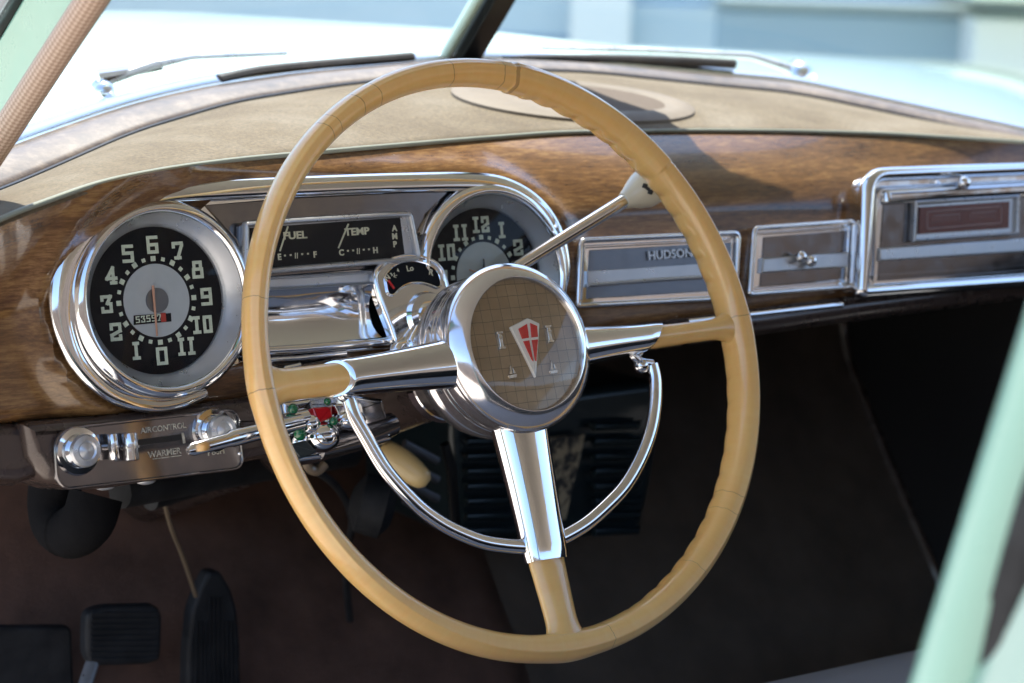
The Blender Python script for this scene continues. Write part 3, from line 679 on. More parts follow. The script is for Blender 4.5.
# small chrome framed plate and brown block behind the left spoke
obj('spoke_side_panel', MB().plate(D, fillet([dpx(x, y, .02) for x, y in [(278, 368), (345, 357), (350, 385), (284, 395)]], .004, 4), .0, .02, .003), M['brown_metal'], dash)
obj('side_panel_trim', MB().molding(D, [dpx(x, y, .022) for x, y in [(279, 392), (279, 378), (286, 368), (300, 365)]], .0018, .002, .022, closed=False), M['chrome'], dash)
# ---- the two round instruments
DG = {'0': [[(0, 0), (1, 0), (1, 1), (0, 1), (0, 0)]], '1': [[(.5, 0), (.5, 1)], [(.1, 0), (.9, 0)], [(.2, 1), (.8, 1)]],
      '2': [[(0, .72), (0, 1), (1, 1), (1, .55), (0, .28), (0, 0), (1, 0), (1, .2)]], '3': [[(0, .8), (0, 1), (1, 1), (.6, .55), (1, .5), (1, 0), (0, 0), (0, .22)]],
      '4': [[(.75, 0), (.75, 1), (0, .3), (1.05, .3)], [(.5, 0), (1, 0)]], '5': [[(1, 1), (0, 1), (0, .54), (1, .54), (1, 0), (0, 0)]],
      '6': [[(1, 1), (0, 1), (0, 0), (1, 0), (1, .50), (0, .50)]], '7': [[(0, .78), (0, 1), (1, 1), (1, .85), (.45, 0)], [(.2, 0), (.7, 0)]],
      '8': [[(.1, .53), (.1, 1), (.9, 1), (.9, .53), (0, .53), (0, 0), (1, 0), (1, .53)]], '9': [[(0, 0), (1, 0), (1, 1), (0, 1), (0, .50), (1, .50)]]}
def numerals(mb, cx, cv, labels, ang0, step, rn, h=.0128, w0=.0012):
    for i, s_ in enumerate(labels):
        if not s_: continue
        a = ang0+i*step; u = cx+rn*math.sin(a); v = cv+rn*math.cos(a)
        wd = .0066 if len(s_) == 1 else .0050; gap = .0022
        th = .0024; tot = len(s_)*wd+(len(s_)-1)*(gap+th*.7)
        if s_ == '11': wd = .0042; gap = .0020; tot = 2*wd+gap+th*.5
        x0 = u-tot/2
        for ch in s_:
            ww = wd*(.72 if ch == '1' and len(s_) == 1 else 1); xo = x0+(wd-ww)/2
            mb.strokes(D, DG[ch], th, w0, w0+.0004, (xo, v-(h-th)/2), ww, h-th); x0 += wd+gap+th*.7
def instrument(name, cx, labels, ang0, step, inner_mat, sc_=1.0, shroud=.0735):
    t = obj(name, MB().lathe(D, cx, 0, [(.0521, -.006), (.0528, .0020), (.0532, .0026), (.0560, .0060), (.0600, .0120), (.0618, .0152), (.0618, .0152), (.0630, .0178), (.0645, .0188), (.0660, .0184)], 96), M['satin'], dash, 32)
    obj('bezel', MB().lathe(D, cx, 0, [(.0615, .0158), (.0628, .0184), (.0645, .0195), (.0662, .0190), (.0690, .0172), (.0715, .0130), (.0728, .0085), (shroud, .0040), (shroud, -.006)], 128), M['chrome'], t, 60)
    obj('dial', MB().lathe(D, cx, 0, [(.0527, .0004), (.0000, .0006)], 96), M['dial_black'], t)
    obj('centre_disc', MB().lathe(D, cx, 0, [(.0262, .0004), (.0261, .0010), (.0, .0013)], 72), inner_mat, t)
    mb = MB(); numerals(mb, cx, 0, labels, ang0, step, RN); obj('numerals', mb, M['lume'], t)
    mb = MB()
    for k in range(24):
        a = k*R(15); u = cx+.0299*math.sin(a); v = .0299*math.cos(a); z = .0018 if k % 2 == 0 else .00135
        mb.plate(D, [(u+(dx*math.cos(a)+dy*math.sin(a))*z, v+(-dx*math.sin(a)+dy*math.cos(a))*z) for dx, dy in ((-1, -1), (1, -1), (1, 1), (-1, 1))], .0004, .0012, .0001, 1, back=False)
    obj('tick_marks', mb, M['lume'], t)
    obj('lens', MB().lathe(D, cx, 0, [(.0545, .0042), (.035, .0056), (.0, .0064)], 64), M['lens'], t, 60)
    return t
sp = instrument('speedometer', SPX, ['0', '1', '2', '3', '4', '5', '6', '7', '8', '9', '10', '11'], math.pi, R(30), M['dial_grey'])
sp['label'] = 'speedometer numbered 0 to 11 in wide silver bezel, left of the gauges'
ck = instrument('clock', CKX, ['12', '1', '2', '3', '4', '5', '6', '7', '8', '9', '10', '11'], 0, R(30), M['clock_face'], shroud=.0745)
ck['label'] = 'round clock in silver bezel, partly behind the wheel hub'
nf = D
obj('needle_hub', MB().lathe(D, SPX, 0, [(.0090, .0012), (.0088, .0022), (.0, .0024)], 40), M['brushed'], sp)
p1 = dpx(152.8, 285.5, .003); p2 = dpx(157, 336, .003)
mb = MB().tube([D.pt(*p1, .0032), D.pt(*p2, .0032)], [.0010, .0007], ref=D.n, seg=8); obj('needle', mb, M['needle'], sp)
mb = MB().plate(D, [dpx(134, 315.5, .0016), dpx(171, 313, .0016), dpx(171.5, 321.5, .0016), dpx(134, 325, .0016)], .0008, .0017, .0001); obj('odometer_window', mb, M['dial_black'], sp)
mb = MB()
for ch, x in zip('53597', (138, 143.3, 148.6, 153.9, 159.2)):
    c_ = dpx(x, 319.6-(x-138)*.1, .0022); mb.strokes(D, DG[ch], .0008, .0016, .0019, (c_[0]-.0011, c_[1]-.002), .0023, .0040)
obj('odometer_digits', mb, M['lume'], sp)
c0 = dpx(163.5, 317.3, .0020); obj('tenths_wheel', MB().plate(D, [(c0[0]-.002, c0[1]-.0032), (c0[0]+.002, c0[1]-.0032), (c0[0]+.002, c0[1]+.0032), (c0[0]-.002, c0[1]+.0032)], .0016, .0021, .0001), M['red_num'], sp)
mb = MB().tube([D.pt(CKX-.001, .0, .003), D.pt(CKX-.001, .013, .003)], [.0014, .0006], ref=D.n, seg=8); mb.tube([D.pt(CKX, 0, .0035), D.pt(CKX+.018, -.004, .0035)], [.0014, .0006], ref=D.n, seg=8)
obj('clock_hands', mb, M['black_gloss'], ck)
obj('second_hand', MB().tube([D.pt(CKX+.002, -.001, .0042), D.pt(CKX-.016, .005, .0042)], .0006, ref=D.n, seg=6), M['needle'], ck)
# ---- chrome panels to the right
def framed(name, corners, inner, rad, fw_, label, face, wtop=.012, par=None):
    o = fillet([dpx(x, y, wtop) for x, y in corners], rad, 6)
    mb = MB().molding(D, o, fw_, fw_*1.3, wtop-.004, seg=14)
    mb.molding(D, inset(ccw(o), fw_*2.2), fw_*.55, fw_*.8, wtop-.006, seg=10)
    mb.plate(D, o, -.005, wtop-.006, .002)
    p = obj(name, mb, M['chrome'], par or dash, 40)
    if label: p['label'] = label
    q = obj('face', MB().plate(D, [dpx(x, y, wtop-.005) for x, y in inner], .0, wtop-.005, .0008), face, p)
    return p
pa = framed('script_panel', [(583, 240), (741, 232.5), (738, 297.5), (580, 305.5)], [(590, 250), (735, 242), (731, 290), (587, 299)], [.006, .006, .002, .002], .0024, 'grey metal panel lettered HUDSON behind the right of the rim', M['brushed'])
mb = MB().molding(D, [dpx(x, y, .010) for x, y in [(589, 285), (660, 279.5), (732, 275)]], .0016, .002, .0085, closed=False)
mb.plate(D, [dpx(x, y, .009) for x, y in [(588, 271), (734, 262), (733, 274), (588, 284)]], .006, .0090, .0006); obj('relief_band', mb, M['satin'], pa)
mb = MB(); c_ = dpx(670, 254.5, .0085); text_mb(mb, D, 'HUDSON', .0098, c_[0], c_[1], .0085, .0009, .0, .00025, 1.15); obj('script', mb, M['satin'], pa)
pb = framed('ashtray', [(757, 228), (857, 221), (854, 286), (752, 294)], [(764, 237), (851, 230), (848, 279), (760, 287)], [.005, .005, .003, .003], .0022, 'small chrome-framed ashtray door with two round pulls', M['gun'])
obj('relief_band', MB().plate(D, [dpx(x, y, .010) for x, y in [(763, 258), (849, 252), (848, 267), (762, 273)]], .004, .0100, .002), M['satin'], pb)
for x, y in ((801, 257), (811, 261)):
    obj('pull_knob', MB().tube([D.px(x, y, .008), D.px(x, y, .013)], .0028, ref=(0, 0, 1), seg=12).sphere(D.px(x, y, .016), .0052), M['chrome'], pb)
pr = framed('radio', [(871, 174.5), (1060, 167), (1050, 279), (863, 292)], [(884, 198), (1050, 188), (1046, 269), (878, 281)], [.018, .018, .003, .003], .0062, 'large chrome-framed radio with maroon dial window at the far right', M['gun'], .020)
o = fillet([dpx(x, y, .024) for x, y in [(887, 189), (1062, 180), (1062, 194), (887, 204)]], .003, 4)
obj('top_ledge', MB().plate(D, o, .005, .024, .005, 5), M['chrome'], pr)
obj('relief_band', MB().plate(D, [dpx(x, y, .019) for x, y in [(880, 248), (1055, 236), (1054, 250), (880, 261)]], .012, .0190, .002), M['satin'], pr)
o = [dpx(x, y, .022) for x, y in [(917, 203), (1019, 196), (1018, 233), (915, 240)]]
obj('dial_frame', MB().molding(D, o, .0024, .003, .020, seg=12).plate(D, o, .012, .0185, .0005), M['satin'], pr)
obj('dial_window', MB().plate(D, [dpx(x, y, .0205) for x, y in [(920, 207), (1010, 201), (1009, 228), (919, 234)]], .018, .0205, .0004), M['maroon'], pr)
mb = MB(); q = fillet([dpx(x, y, .021) for x, y in [(927, 212), (1001, 206.5), (1001, 223), (927, 229)]], .002, 4); mb.molding(D, q, .0008, .0008, .0208, seg=6)
for k in range(22):
    x = 933+k*2.9
    if 9 < k < 13: continue
    mb.strokes(D, [[dpx(x, 222.5-(x-927)*.075, .021), dpx(x, 218-(x-927)*.075, .021)]], .0007, .0203, .0210)
mb.strokes(D, [[dpx(934, 216, .021), dpx(960, 214, .021)], [dpx(972, 213, .021), dpx(996, 211.3, .021)]], .0008, .0203, .0210)
obj('dial_scale', mb, mat('dusty_rose_print', (.30, .2, .2), .6), pr)
obj('pull_knob', MB().tube([D.px(964, 184, .018), D.px(964, 184, .028)], .0035, ref=(0, 0, 1), seg=12).sphere(D.px(964, 183, .032), .0058), M['chrome'], pr)
# ---- lower left control panel
WC = .015
cpn = fillet([dpx(x, y, WC) for x, y in [(53, 430), (237, 409), (243, 468), (66, 489), (57, 480)]], [.020, .009, .009, .015, .012], 7)
mb = MB().plate(D, cpn, .010, WC, .001); mb.molding(D, cpn, .0012, .0018, WC, seg=10)
cpo = obj('control_panel', mb, M['gun'], dash); cpo['label'] = 'chrome-rimmed heater control panel below the speedometer, lettered CONTROL and WARMER'
def knobr(x, y, par, k=1.0, L=.022):
    u, v = dpx(x, y, WC); u -= .002
    obj('knob_escutcheon', MB().lathe(D, u, v, [(.0150*k, WC), (.0140*k, WC+.003), (.0105*k, WC+.0035), (.0090*k, WC+.002), (.0085*k, WC+.008)], 40), M['chrome'], par)
    obj('control_knob', MB().lathe(D, u, v, [(.0055*k, WC), (.0055*k, WC+.008), (.0085*k, WC+.010), (.0098*k, WC+.012), (.0100*k, WC+L-.004), (.0090*k, WC+L-.001), (.0060*k, WC+L), (.0050*k, WC+L-.001), (.0020*k, WC+L+.0005), (0, WC+L+.001)], 48), M['satin'], par, 30)
knobr(80, 450.5, cpo, 1.15, .016); knobr(215, 430, cpo, 1.1, .018)
obj('lever_slot', MB().plate(D, [dpx(x, y, WC) for x, y in [(135, 440), (181, 434), (181.5, 440), (136, 446)]], .012, WC+.0006, .0002), M['black_gloss'], cpo)
for x0, x1, y0, y1 in ((108.5, 118.5, 434, 460), (123, 138, 433, 461)):
    mb = MB(); a = dpx((x0+x1)/2, y0, WC+.010); b_ = dpx((x0+x1)/2, y1, WC+.010); rw = (dpx(x1, y0, WC+.01)[0]-dpx(x0, y0, WC+.01)[0])/2
    mb.tube([D.pt(a[0], lerp(a[1], b_[1], t), WC+.008) for t in (0, .04, .45, .46, .54, .55, .96, 1)], [rw*.85, rw*.95, rw*.95, rw*1.15, rw*1.15, rw*.95, rw*.95, rw*.8], ref=D.n, seg=24)
    mb.tube([D.pt(a[0], (a[1]+b_[1])/2, WC-.002), D.pt(a[0], (a[1]+b_[1])/2, WC+.008)], .003, ref=(0, 0, 1), seg=10); obj('slide_lever', mb, M['chrome_worn'], cpo, 40)
mb = MB()
for tx, x, y, s_, rr in (('CONTROL', 169.5, 427.5, .0056, .02), ('WARMER', 165, 453, .0062, .02), ('PUSH', 216.5, 452, .0058, .02), ('AIR', 146.5, 430.5, .0056, .02)):
    u_, v_ = dpx(x, y, WC+.001); text_mb(mb, D, tx, s_, u_, v_, WC+.0004, .0002, rr, .0001)
mb.strokes(D, [[dpx(153, 459, WC), dpx(181, 455.5, WC)]], .0006, WC, WC+.0005)
mb.strokes(D, [[dpx(182.5, 434, WC), dpx(184, 442, WC)]], .0018, WC, WC+.0006)
obj('panel_lettering', mb, mat('worn_lettering', (.36, .34, .28), .6, noise=(400, [(.35, (.16, .15, .13)), (.55, (.42, .40, .33))])), cpo)
obj('panel_screw', MB().sphere(D.px(239.5, 453.5, WC), .0018), M['chrome'], cpo)
for x, y in ((105, 486), (146, 480.5)): obj('under_stud', MB().sphere(D.px(x, y, -.0), .006, 1.3, .8, .5), M['satin'], dash)
# cable from under the dash
# ================================================================ CAR BODY
body = thing('car_body', (0, .6, -.6), 'mint green car body with pale bonnet seen through the windscreen', 'car')
# bonnet
far_px = [(-300, 4), (-100, 6), (100, 10), (186, 12), (340, 23), (430, 30), (493, 36), (593, 49), (727, 52), (804, 56), (980, 62), (1024, 72), (1120, 92), (1300, 150)]
mb = MB(); rows = []; xb = [-300+k*32 for k in range(51)]
zf = lambda x: interp([(-300, .185), (500, .185), (600, .165), (800, .09), (1024, .02), (1120, -.08), (1300, -.35)], x)
near = [bpf(x, sinterp(G_px, x), fG)+V((0, .035, -.012)) for x in xb]
for i_, x in enumerate(xb):
    if x < -60: near[i_] = near[12-0]+V(((x+60)*.0012, (x+60)*.0010, (x+60)*.0001)) if False else bpf(-60, sinterp(G_px, -60), fG)+V(((x+60)*.0010, (x+60)*.0012, -.012))
    if x > 1120: near[i_] = bpf(1120, sinterp(G_px, 1120), fG)+V(((x-1120)*.001, -(x-1120)*.001, -.012))
farr = [bpz(x, sinterp(far_px, x), zf(x)) for x in xb]
for k in range(17):
    t = k/16
    rows.append([a.lerp(b, t)+V((0, 0, .018*math.sin(math.pi*t)**.7*(1 if 0 <= x <= 1100 else .4))) for a, b, x in zip(near, farr, xb)])
rows.append([p+V((.02, .05, -.03)) for p in farr]); rows.append([p+V((.03, .08, -.25)) for p in farr]); rows.append([p+V((.03, .08, -.8)) for p in farr])
# keep the crown of the sheet below the line of sight to its far edge
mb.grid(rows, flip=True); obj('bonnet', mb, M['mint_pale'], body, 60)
# windscreen: outer chrome moulding, glass panes, divider
mb = MB().tube([p+V((0, .012, .002)) for p in Gl], (.011, .008), seg=14); obj('windscreen_moulding', mb, M['chrome'], body, 50)
LEAN = V((0, -.62, 1))
gl_ = []
mb = MB(); rows = []
for k in range(2): rows.append([p+LEAN*(.36*k)+V((0, .004, 0)) for p in Gl])
mb.grid(rows); obj('windscreen_glass', mb, M['glass'], body)
bp0 = bpf(463, 60, lambda x: fG(x)+.004)
# divider: its top seen at (497,0)
dtop = bp(500, -4, bp0+V((0, -.03, .05)), V((0, LEAN.z, -LEAN.y)).normalized().cross(V((1, 0, 0))).normalized().cross(V((1, 0, 0))) if False else V((0, 1, .62)).normalized())
dv = (dtop-bp0).normalized(); tp = bp0+dv*.46
mb = MB().tube([bp0-dv*.01, tp], [(.0155, .014), (.0155, .014)], ref=(0, 1, .3), seg=4, ph=math.pi/4); obj('windscreen_divider', mb, M['black_gloss'], body, 20)
mb = MB().tube([bp0+V((-.020, .006, 0)), tp+V((-.020, .006, 0))], [(.006, .006)]*2, ref=(0, 1, .3), seg=12); obj('divider_strip', mb, M['mint_pale'], body)
# left front pillar with windlace
XP = -.36
mb = MB(); a = bpx(106, -4, XP); b_ = bpx(0, 159, XP); d = (a-b_); lo = b_-d*1.2; hi = a+d*1.3
a2 = bpx(81, -2, XP); b2 = bpx(0, 121, XP); d2 = a2-b2
cl0, cl1 = (lo+(b2-d2*1.2))/2, (hi+(a2+d2*1.3))/2
n = 60; rr = [( (a-a2).dot(V((0, 0, 0)))+.0, 0)]
rad0 = ((b_-b2).cross(d.normalized())).length/2; rad1 = ((a-a2).cross(d.normalized())).length/2
Pth = [cl0.lerp(cl1, i/n) for i in range(n+1)]; rads = [(lerp(rad0, rad1, .5),)*2]*(n+1)
b0 = len(mb.v); rows = []
for i, p in enumerate(Pth):
    t = d.normalized(); sd = t.cross(V((1, 0, 0))).normalized(); rw = []
    for k in range(20):
        ph = 2*math.pi*k/20; rw.append(p+sd*rads[i][0]*math.cos(ph)+V((1, 0, 0))*.010*math.sin(ph))
    rows.append(rw)
L = (cl1-cl0).length
mb.grid(rows, cv=True, uv=lambda i, j: (i/n*L/.0028, j/20*24)); obj('windlace', mb, M['weave'], body, 60)
def xplate(name, pts, X, th, m, bev=.006, par=body):
    f = Fr((X, 0, 0), (0, -1, 0), (0, 0, 1))   # n = -x (towards the camera side)
    q = [];
    for x, y in pts:
        p = bpx(x, y, X); q.append((-p.y, p.z))
    o_ = MB().plate(f, q, -th, 0, bev, 4); return obj(name, o_, m, par, 40)
ext = lambda p, q, t: (p[0]+(q[0]-p[0])*t, p[1]+(q[1]-p[1])*t)
def strip(name, l0, l1, X, th, m, t0=-1.0, t1=2.0, bev=.006):
    return xplate(name, [ext(*l0, t0), ext(*l0, t1), ext(*l1, t1), ext(*l1, t0)], X, th, m, bev)
strip('front_pillar', ((0, 124), (82, 0)), ((0, 34), (20, 0)), XP-.004, .02, M['mint'], -1.2, 2.2, .004)
strip('pillar_seal', ((0, 38), (22, 0)), ((0, -10), (3, -12)), XP+.002, .02, M['black_rubber'], -1, 3)
strip('pillar_edge', ((-4, 20), (8, 0)), ((-50, 20), (-38, 0)), XP-.01, .01, M['brushed'], -3, 6)
# rear door pillar (blurred foreground)
XB = -.30
def ystrip(name, A0, A1, B0, B1, X, m, bulge, par=body, n=16):
    a0, a1, b0_, b1_ = (bpx(*p, X) for p in (A0, A1, B0, B1))
    def at(p, q, z): t = (z-p.z)/(q.z-p.z); return p+(q-p)*t
    rows = []
    for k in range(n+1):
        t = k/n; row = []
        for z in (-.62, .0, .1, .2, .5):
            l = at(a0, a1, z); r_ = at(b0_, b1_, z); p = l.lerp(r_, t); row.append(p+V((-bulge*math.sin(math.pi*t)**.6, 0, 0)))
        rows.append(row)
    mb = MB(); mb.grid(rows, flip=True)
    return obj(name, mb, m, par, 60, solid=.01)
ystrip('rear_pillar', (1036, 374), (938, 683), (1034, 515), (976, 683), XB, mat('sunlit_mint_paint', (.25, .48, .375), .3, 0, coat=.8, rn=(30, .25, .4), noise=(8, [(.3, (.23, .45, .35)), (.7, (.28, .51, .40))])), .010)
ystrip('pillar_rubber', (1036, 520), (978, 683), (1040, 562), (988, 683), XB-.006, M['black_rubber'], .004)
ystrip('rear_quarter', (1040, 561), (987, 683), (1400, 561), (1400, 683), XB, mat('quarter_mint_paint', (.30, .46, .385), .3, 0, coat=.8), .012)
# cabin shell
def roof_poly(x0, x1, y0, d):
    return [(x0, y0), (x1, y0), (x1, .12-d), (.85, .24-d), (.70, .300-d), (.3, .300-d), (.2, .293-d), (.0, .28-d), (-.2, .215-d), (-.36, .13-d), (x0, .08-d)]
ZF = Fr((0, 0, 0), (1, 0, 0), (0, 1, 0))
obj('roof', MB().plate(ZF, roof_poly(-.46, 1.05, -1.75, 0), .56, .60, .01), M['mint'], body)
obj('headliner', MB().plate(ZF, roof_poly(-.44, 1.03, -1.73, .01), .535, .555, .004), M['headliner'], body)
mb = MB(); fp = [(.62, .06), (.62, -.15), (.56, -.26), (.43, -.434), (.33, -.56), (.20, -.62), (-1.7, -.63)]
pp = catmull([V((y, z, 0)) for y, z in fp], 5); mb.grid([[V((x, p.x, p.y)) for p in pp] for x in (-.5, .2, .93)])
obj('floor_carpet', mb, M['carpet'], body, 60, solid=-.01)
# darker carpet panel on the passenger side
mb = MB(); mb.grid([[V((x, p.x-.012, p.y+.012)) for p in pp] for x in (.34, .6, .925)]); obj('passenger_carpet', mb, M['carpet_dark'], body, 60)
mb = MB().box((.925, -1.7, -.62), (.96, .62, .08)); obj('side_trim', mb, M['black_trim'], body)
mb = MB().tube([V((.921, p.x-.014, p.y+.012)) for p in pp[3:26]], .005, ref=(1, 0, 0), seg=8); obj('carpet_edging', mb, M['brown_metal'], body)
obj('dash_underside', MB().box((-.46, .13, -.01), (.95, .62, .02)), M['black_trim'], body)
obj('rear_bulkhead', MB().box((-.5, -1.76, -.62), (1.0, -1.72, .15)), M['black_trim'], body)
# ---- unseen board added above the frame, its outline shaped to cast the dash shadow
SH = V((.18, .37, 1.0)); GN = V((0, .85, .53)).normalized(); GP = V((.29, .455, .20)); gw_ = bp0
fb = BVHTree.FromPolygons([tuple(v.co+fascia.location+dash.location) for v in fascia.data.vertices], [tuple(p.vertices) for p in fascia.data.polygons])
vf = Fr(bp0+V((0, -.035, 0)), (1, 0, 0), V((0, -.53, .85)).normalized()); q_ = []
for x, y in ((606, 100), (626, 105), (645, 112), (668, 121), (684, 131), (700, 150), (728, 172), (760, 183), (795, 197), (790, 216), (700, 216), (660, 195), (637, 167), (603, 141), (590, 118)):
    h1 = bvh.ray_cast(CAM, ray(x, y).normalized()); h2 = fb.ray_cast(CAM, ray(x, y).normalized())
    p = min([h for h in (h1, h2) if h[0]], key=lambda h: h[3])[0]
    t = (vf.o-p).dot(vf.n)/SH.dot(vf.n); p = p+SH*t-vf.o; q_.append((p.dot(vf.ex), p.dot(vf.ey)))
vs = thing('shadow_blocker', vf.pt(.05, .3), 'unseen dark board added inside the windscreen above the frame, shaped to shade the dash', 'shadow blocker')
mb = MB(); q_ = fillet(q_, .004, 3)
b = mb.grid([[vf.pt(u, v, -.002) for u, v in q_], [vf.pt(u, v, .002) for u, v in q_]], cv=True); n = len(q_)
mb.cap(range(b+n, b+2*n)); mb.cap(range(b, b+n), True); obj('blocker_board', mb, M['black_trim'], vs)
obj('blocker_arm', MB().tube([vf.pt(.02, .22, -.004), bp0+dv*.40], .004, seg=8), M['chrome'], vs)
# ---- seat
seat = thing('front_seat', (.3, -.35, -.62), 'grey cloth front bench seat cushion, its edge showing at the bottom right', 'seat')
mb = MB(); prof = [(0, -.55), (.012, -.45), (.010, -.38), (.006, -.35), (-.004, -.323), (-.03, -.313), (-.3, -.31), (-.62, -.33)]
pp2 = catmull([V((y, z, 0)) for y, z in prof], 4); mb.grid([[V((x, p.x-.0, p.y)) for p in pp2] for x in [-.33+.06*k for k in range(21)]], flip=False)
obj('cushion', mb, M['seat'], seat, 60, solid=.02)
obj('seat_base', MB().box((-.38, -.62, -.62), (.88, -.02, -.5)), M['black_trim'], seat)
# ---- pedals
def yplate(mb, pts, Y, th, bev=.004, r=.006):
    f = Fr((0, Y, 0), (1, 0, 0), (0, 0, 1)); q = []
    for x, y in pts:
        p = bpy_(x, y, Y); q.append((p.x, p.z))
    return mb.plate(f, fillet(q, r, 5), -th, 0, bev, 3), f
pc = bpy_(124, 636, .42)
bk = thing('brake_pedal', pc, 'rounded black rubber brake pedal pad on a bare metal arm, lower left', 'pedal')
mb, f_ = yplate(MB(), [(87, 613), (105, 607), (158, 606), (163, 616), (161, 660), (150, 665), (92, 667), (86, 655)], .42, .012, .004, .008); 
for k in range(9):
    y = 614+k*5.6; p = bpy_(92, y, .42); q = bpy_(157, y-1, .42); mb.strokes(f_, [[(p.x, p.z), (q.x, q.z)]], .0018, -.001, .0016)
obj('pedal_pad', mb, M['black_rubber'], bk)
obj('pedal_arm', MB().tube([bpy_(92, 664, .425), bpy_(80, 700, .40), bpy_(70, 760, .44)], .006, ref=(0, 1, 0), seg=12), M['satin'], bk)
ac = thing('accelerator_pedal', bpy_(215, 680, .42), 'long ribbed black accelerator pedal with pointed top, lower left', 'pedal')
mb, f_ = yplate(MB(), [(209, 572), (221, 572), (232, 590), (238, 612), (241, 650), (242, 740), (186, 740), (188, 650), (192, 612), (200, 590)], .44, .014, .004, .004)
for k in range(10):
    x = 194+k*4.8; top_ = 598 if 2 < k < 7 else 622; p = bpy_(x+(215-x)*.12, top_, .44); q = bpy_(x, 735, .44); mb.strokes(f_, [[(p.x, p.z), (q.x, q.z)]], .0016, -.001, .0018)
obj('pedal_pad', mb, M['black_rubber'], ac)
fm = thing('floor_mat', bpy_(20, 660, .40), 'dark rubber clutch-side pad at the lower left corner', 'mat')
mb, f_ = yplate(MB(), [(-60, 628), (72, 627), (76, 720), (-60, 720)], .45, .01, .003, .006); obj('rubber_pad', mb, M['black_rubber'], fm)
# ---- duct, cable, heater, handbrake
dk = bpy_(70, 520, .30)
mb = MB(); c = [bpy_(58, 470, .30), bpy_(54, 500, .30), bpy_(58, 523, .29), bpy_(72, 532, .27), bpy_(88, 520, .25), bpy_(96, 495, .25)]
mb.tube(catmull(c, 6), .021, ref=(0, 1, 0), seg=20); hose = obj('air_hose', mb, mat('dull_black_hose', (.006, .006, .007), .9, spec=.1, bump=(60, .5, .003))); tag(hose, 'curved black rubber air hose under the left end of the dash', 'hose')
mb = MB().tube(catmull([bpy_(165, 505, .35), bpy_(172, 530, .37), bpy_(184, 560, .4), bpy_(196, 596, .43)], 6), .0022, ref=(0, 1, 0), seg=8); cb = obj('cable', mb, M['tan_tube']); tag(cb, 'thin tan cable running down behind the accelerator pedal', 'cable')
mb = MB().tube([bpy_(150, 500, .33), bpy_(215, 480, .36), bpy_(300, 462, .4)], .009, ref=(0, 1, 0), seg=12)
mb.tube([bpy_(120, 492, .3), bpy_(260, 466, .34), bpy_(350, 452, .38)], .014, ref=(0, 1, 0), seg=12); pk = obj('steering_brace', mb, M['black_rubber']); tag(pk, 'black brace bar running under the dashboard behind the controls', 'brace')
ht = thing('heater', bpy_(550, 540, .40), 'dark teal heater unit with louvred front behind the bottom spoke', 'heater')
mb, f_ = yplate(MB(), [(452, 418), (470, 404), (560, 392), (655, 380), (668, 392), (650, 500), (640, 536), (480, 546), (456, 536)], .36, .15, .010, .012); obj('heater_case', mb, M['teal'], ht)
for k in range(8):
    for x0, x1 in ((462, 522), (590, 640)):
        y = 424+k*15; 
        if y > 535: continue
        obj('louvre', MB().tube([bpy_(x0+k*.5, y, .355), bpy_(x0+4, y+3, .350), bpy_(x1-3, y+1, .350), bpy_(x1, y-3, .355)], [(.0015, .0015), (.0042, .004), (.0042, .004), (.0015, .0015)], ref=(0, 1, 0), seg=12), M['teal'], ht)
mb, f_ = yplate(MB(), [(548, 438), (586, 434), (566, 520), (540, 524)], .348, .004, .001, .001); obj('paper_label', mb, M['tape'], ht)
mb = MB()
for k in range(4):
    y = 447+k*19; mb.tube([bpy_(404, y-4, .33), bpy_(438, y+14, .33)], (.004, .003), ref=(0, 1, 0), seg=8)
gz = obj('radiator_fins', mb, M['brushed'], ht)
obj('case_rim', MB().tube([bpy_(445, 444, .335), bpy_(452, 470, .335), bpy_(456, 536, .34)], (.005, .004), ref=(0, 1, 0), seg=10), M['black_gloss'], ht)
mb = MB().tube([bpy_(352, 500, .30), bpy_(360, 502, .295), bpy_(384, 508, .285), bpy_(392, 510, .28)], [.012, .026, .027, .016], ref=(0, 0, 1), seg=24); obj('blower_motor', mb, M['black_rubber'], ht)
mb = MB().tube(catmull([bpy_(300, 462, .33), bpy_(335, 485, .34), bpy_(352, 520, .36), bpy_(345, 560, .42), bpy_(350, 620, .46)], 6), .0035, ref=(0, 1, 0), seg=8); o_ = obj('wiring', mb, M['black_rubber']); tag(o_, 'thin black wire hanging from under the dash down the toeboard', 'wire')
hb = thing('handbrake', bpy_(410, 466, .24), 'cream plastic pull handle hanging under the dash, left of the heater', 'handbrake')
A = bpy_(381, 448, .24); B = bpy_(428, 483, .21); nn = 12; P = [A.lerp(B, i/nn) for i in range(nn+1)]
rh = [(.008+.004*math.sin(math.pi*min(1, i/nn*.9+.1)), .007) for i in range(nn+1)]; rh[0] = (.006, .005); rh[-1] = (.004, .003); rh[-2] = (.0085, .006)
obj('grip', MB().tube(P, rh, ref=fw, seg=20), mat('cream_handle', (.66, .48, .22), .3, 0, coat=.4), hb, 60)
obj('pull_rod', MB().tube([A, bpy_(372, 441, .26), bpy_(330, 425, .34)], .006, ref=fw, seg=12), M['brushed'], hb)
hk = MB().tube(catmull([bpy_(306, 461, .2), bpy_(309, 468, .2), bpy_(317, 471, .2), bpy_(325, 464, .2)], 5), .004, ref=fw, seg=10)
o_ = obj('hook', hk, M['tan_tube']); tag(o_, 'small pale metal hook under the signal switch', 'hook')
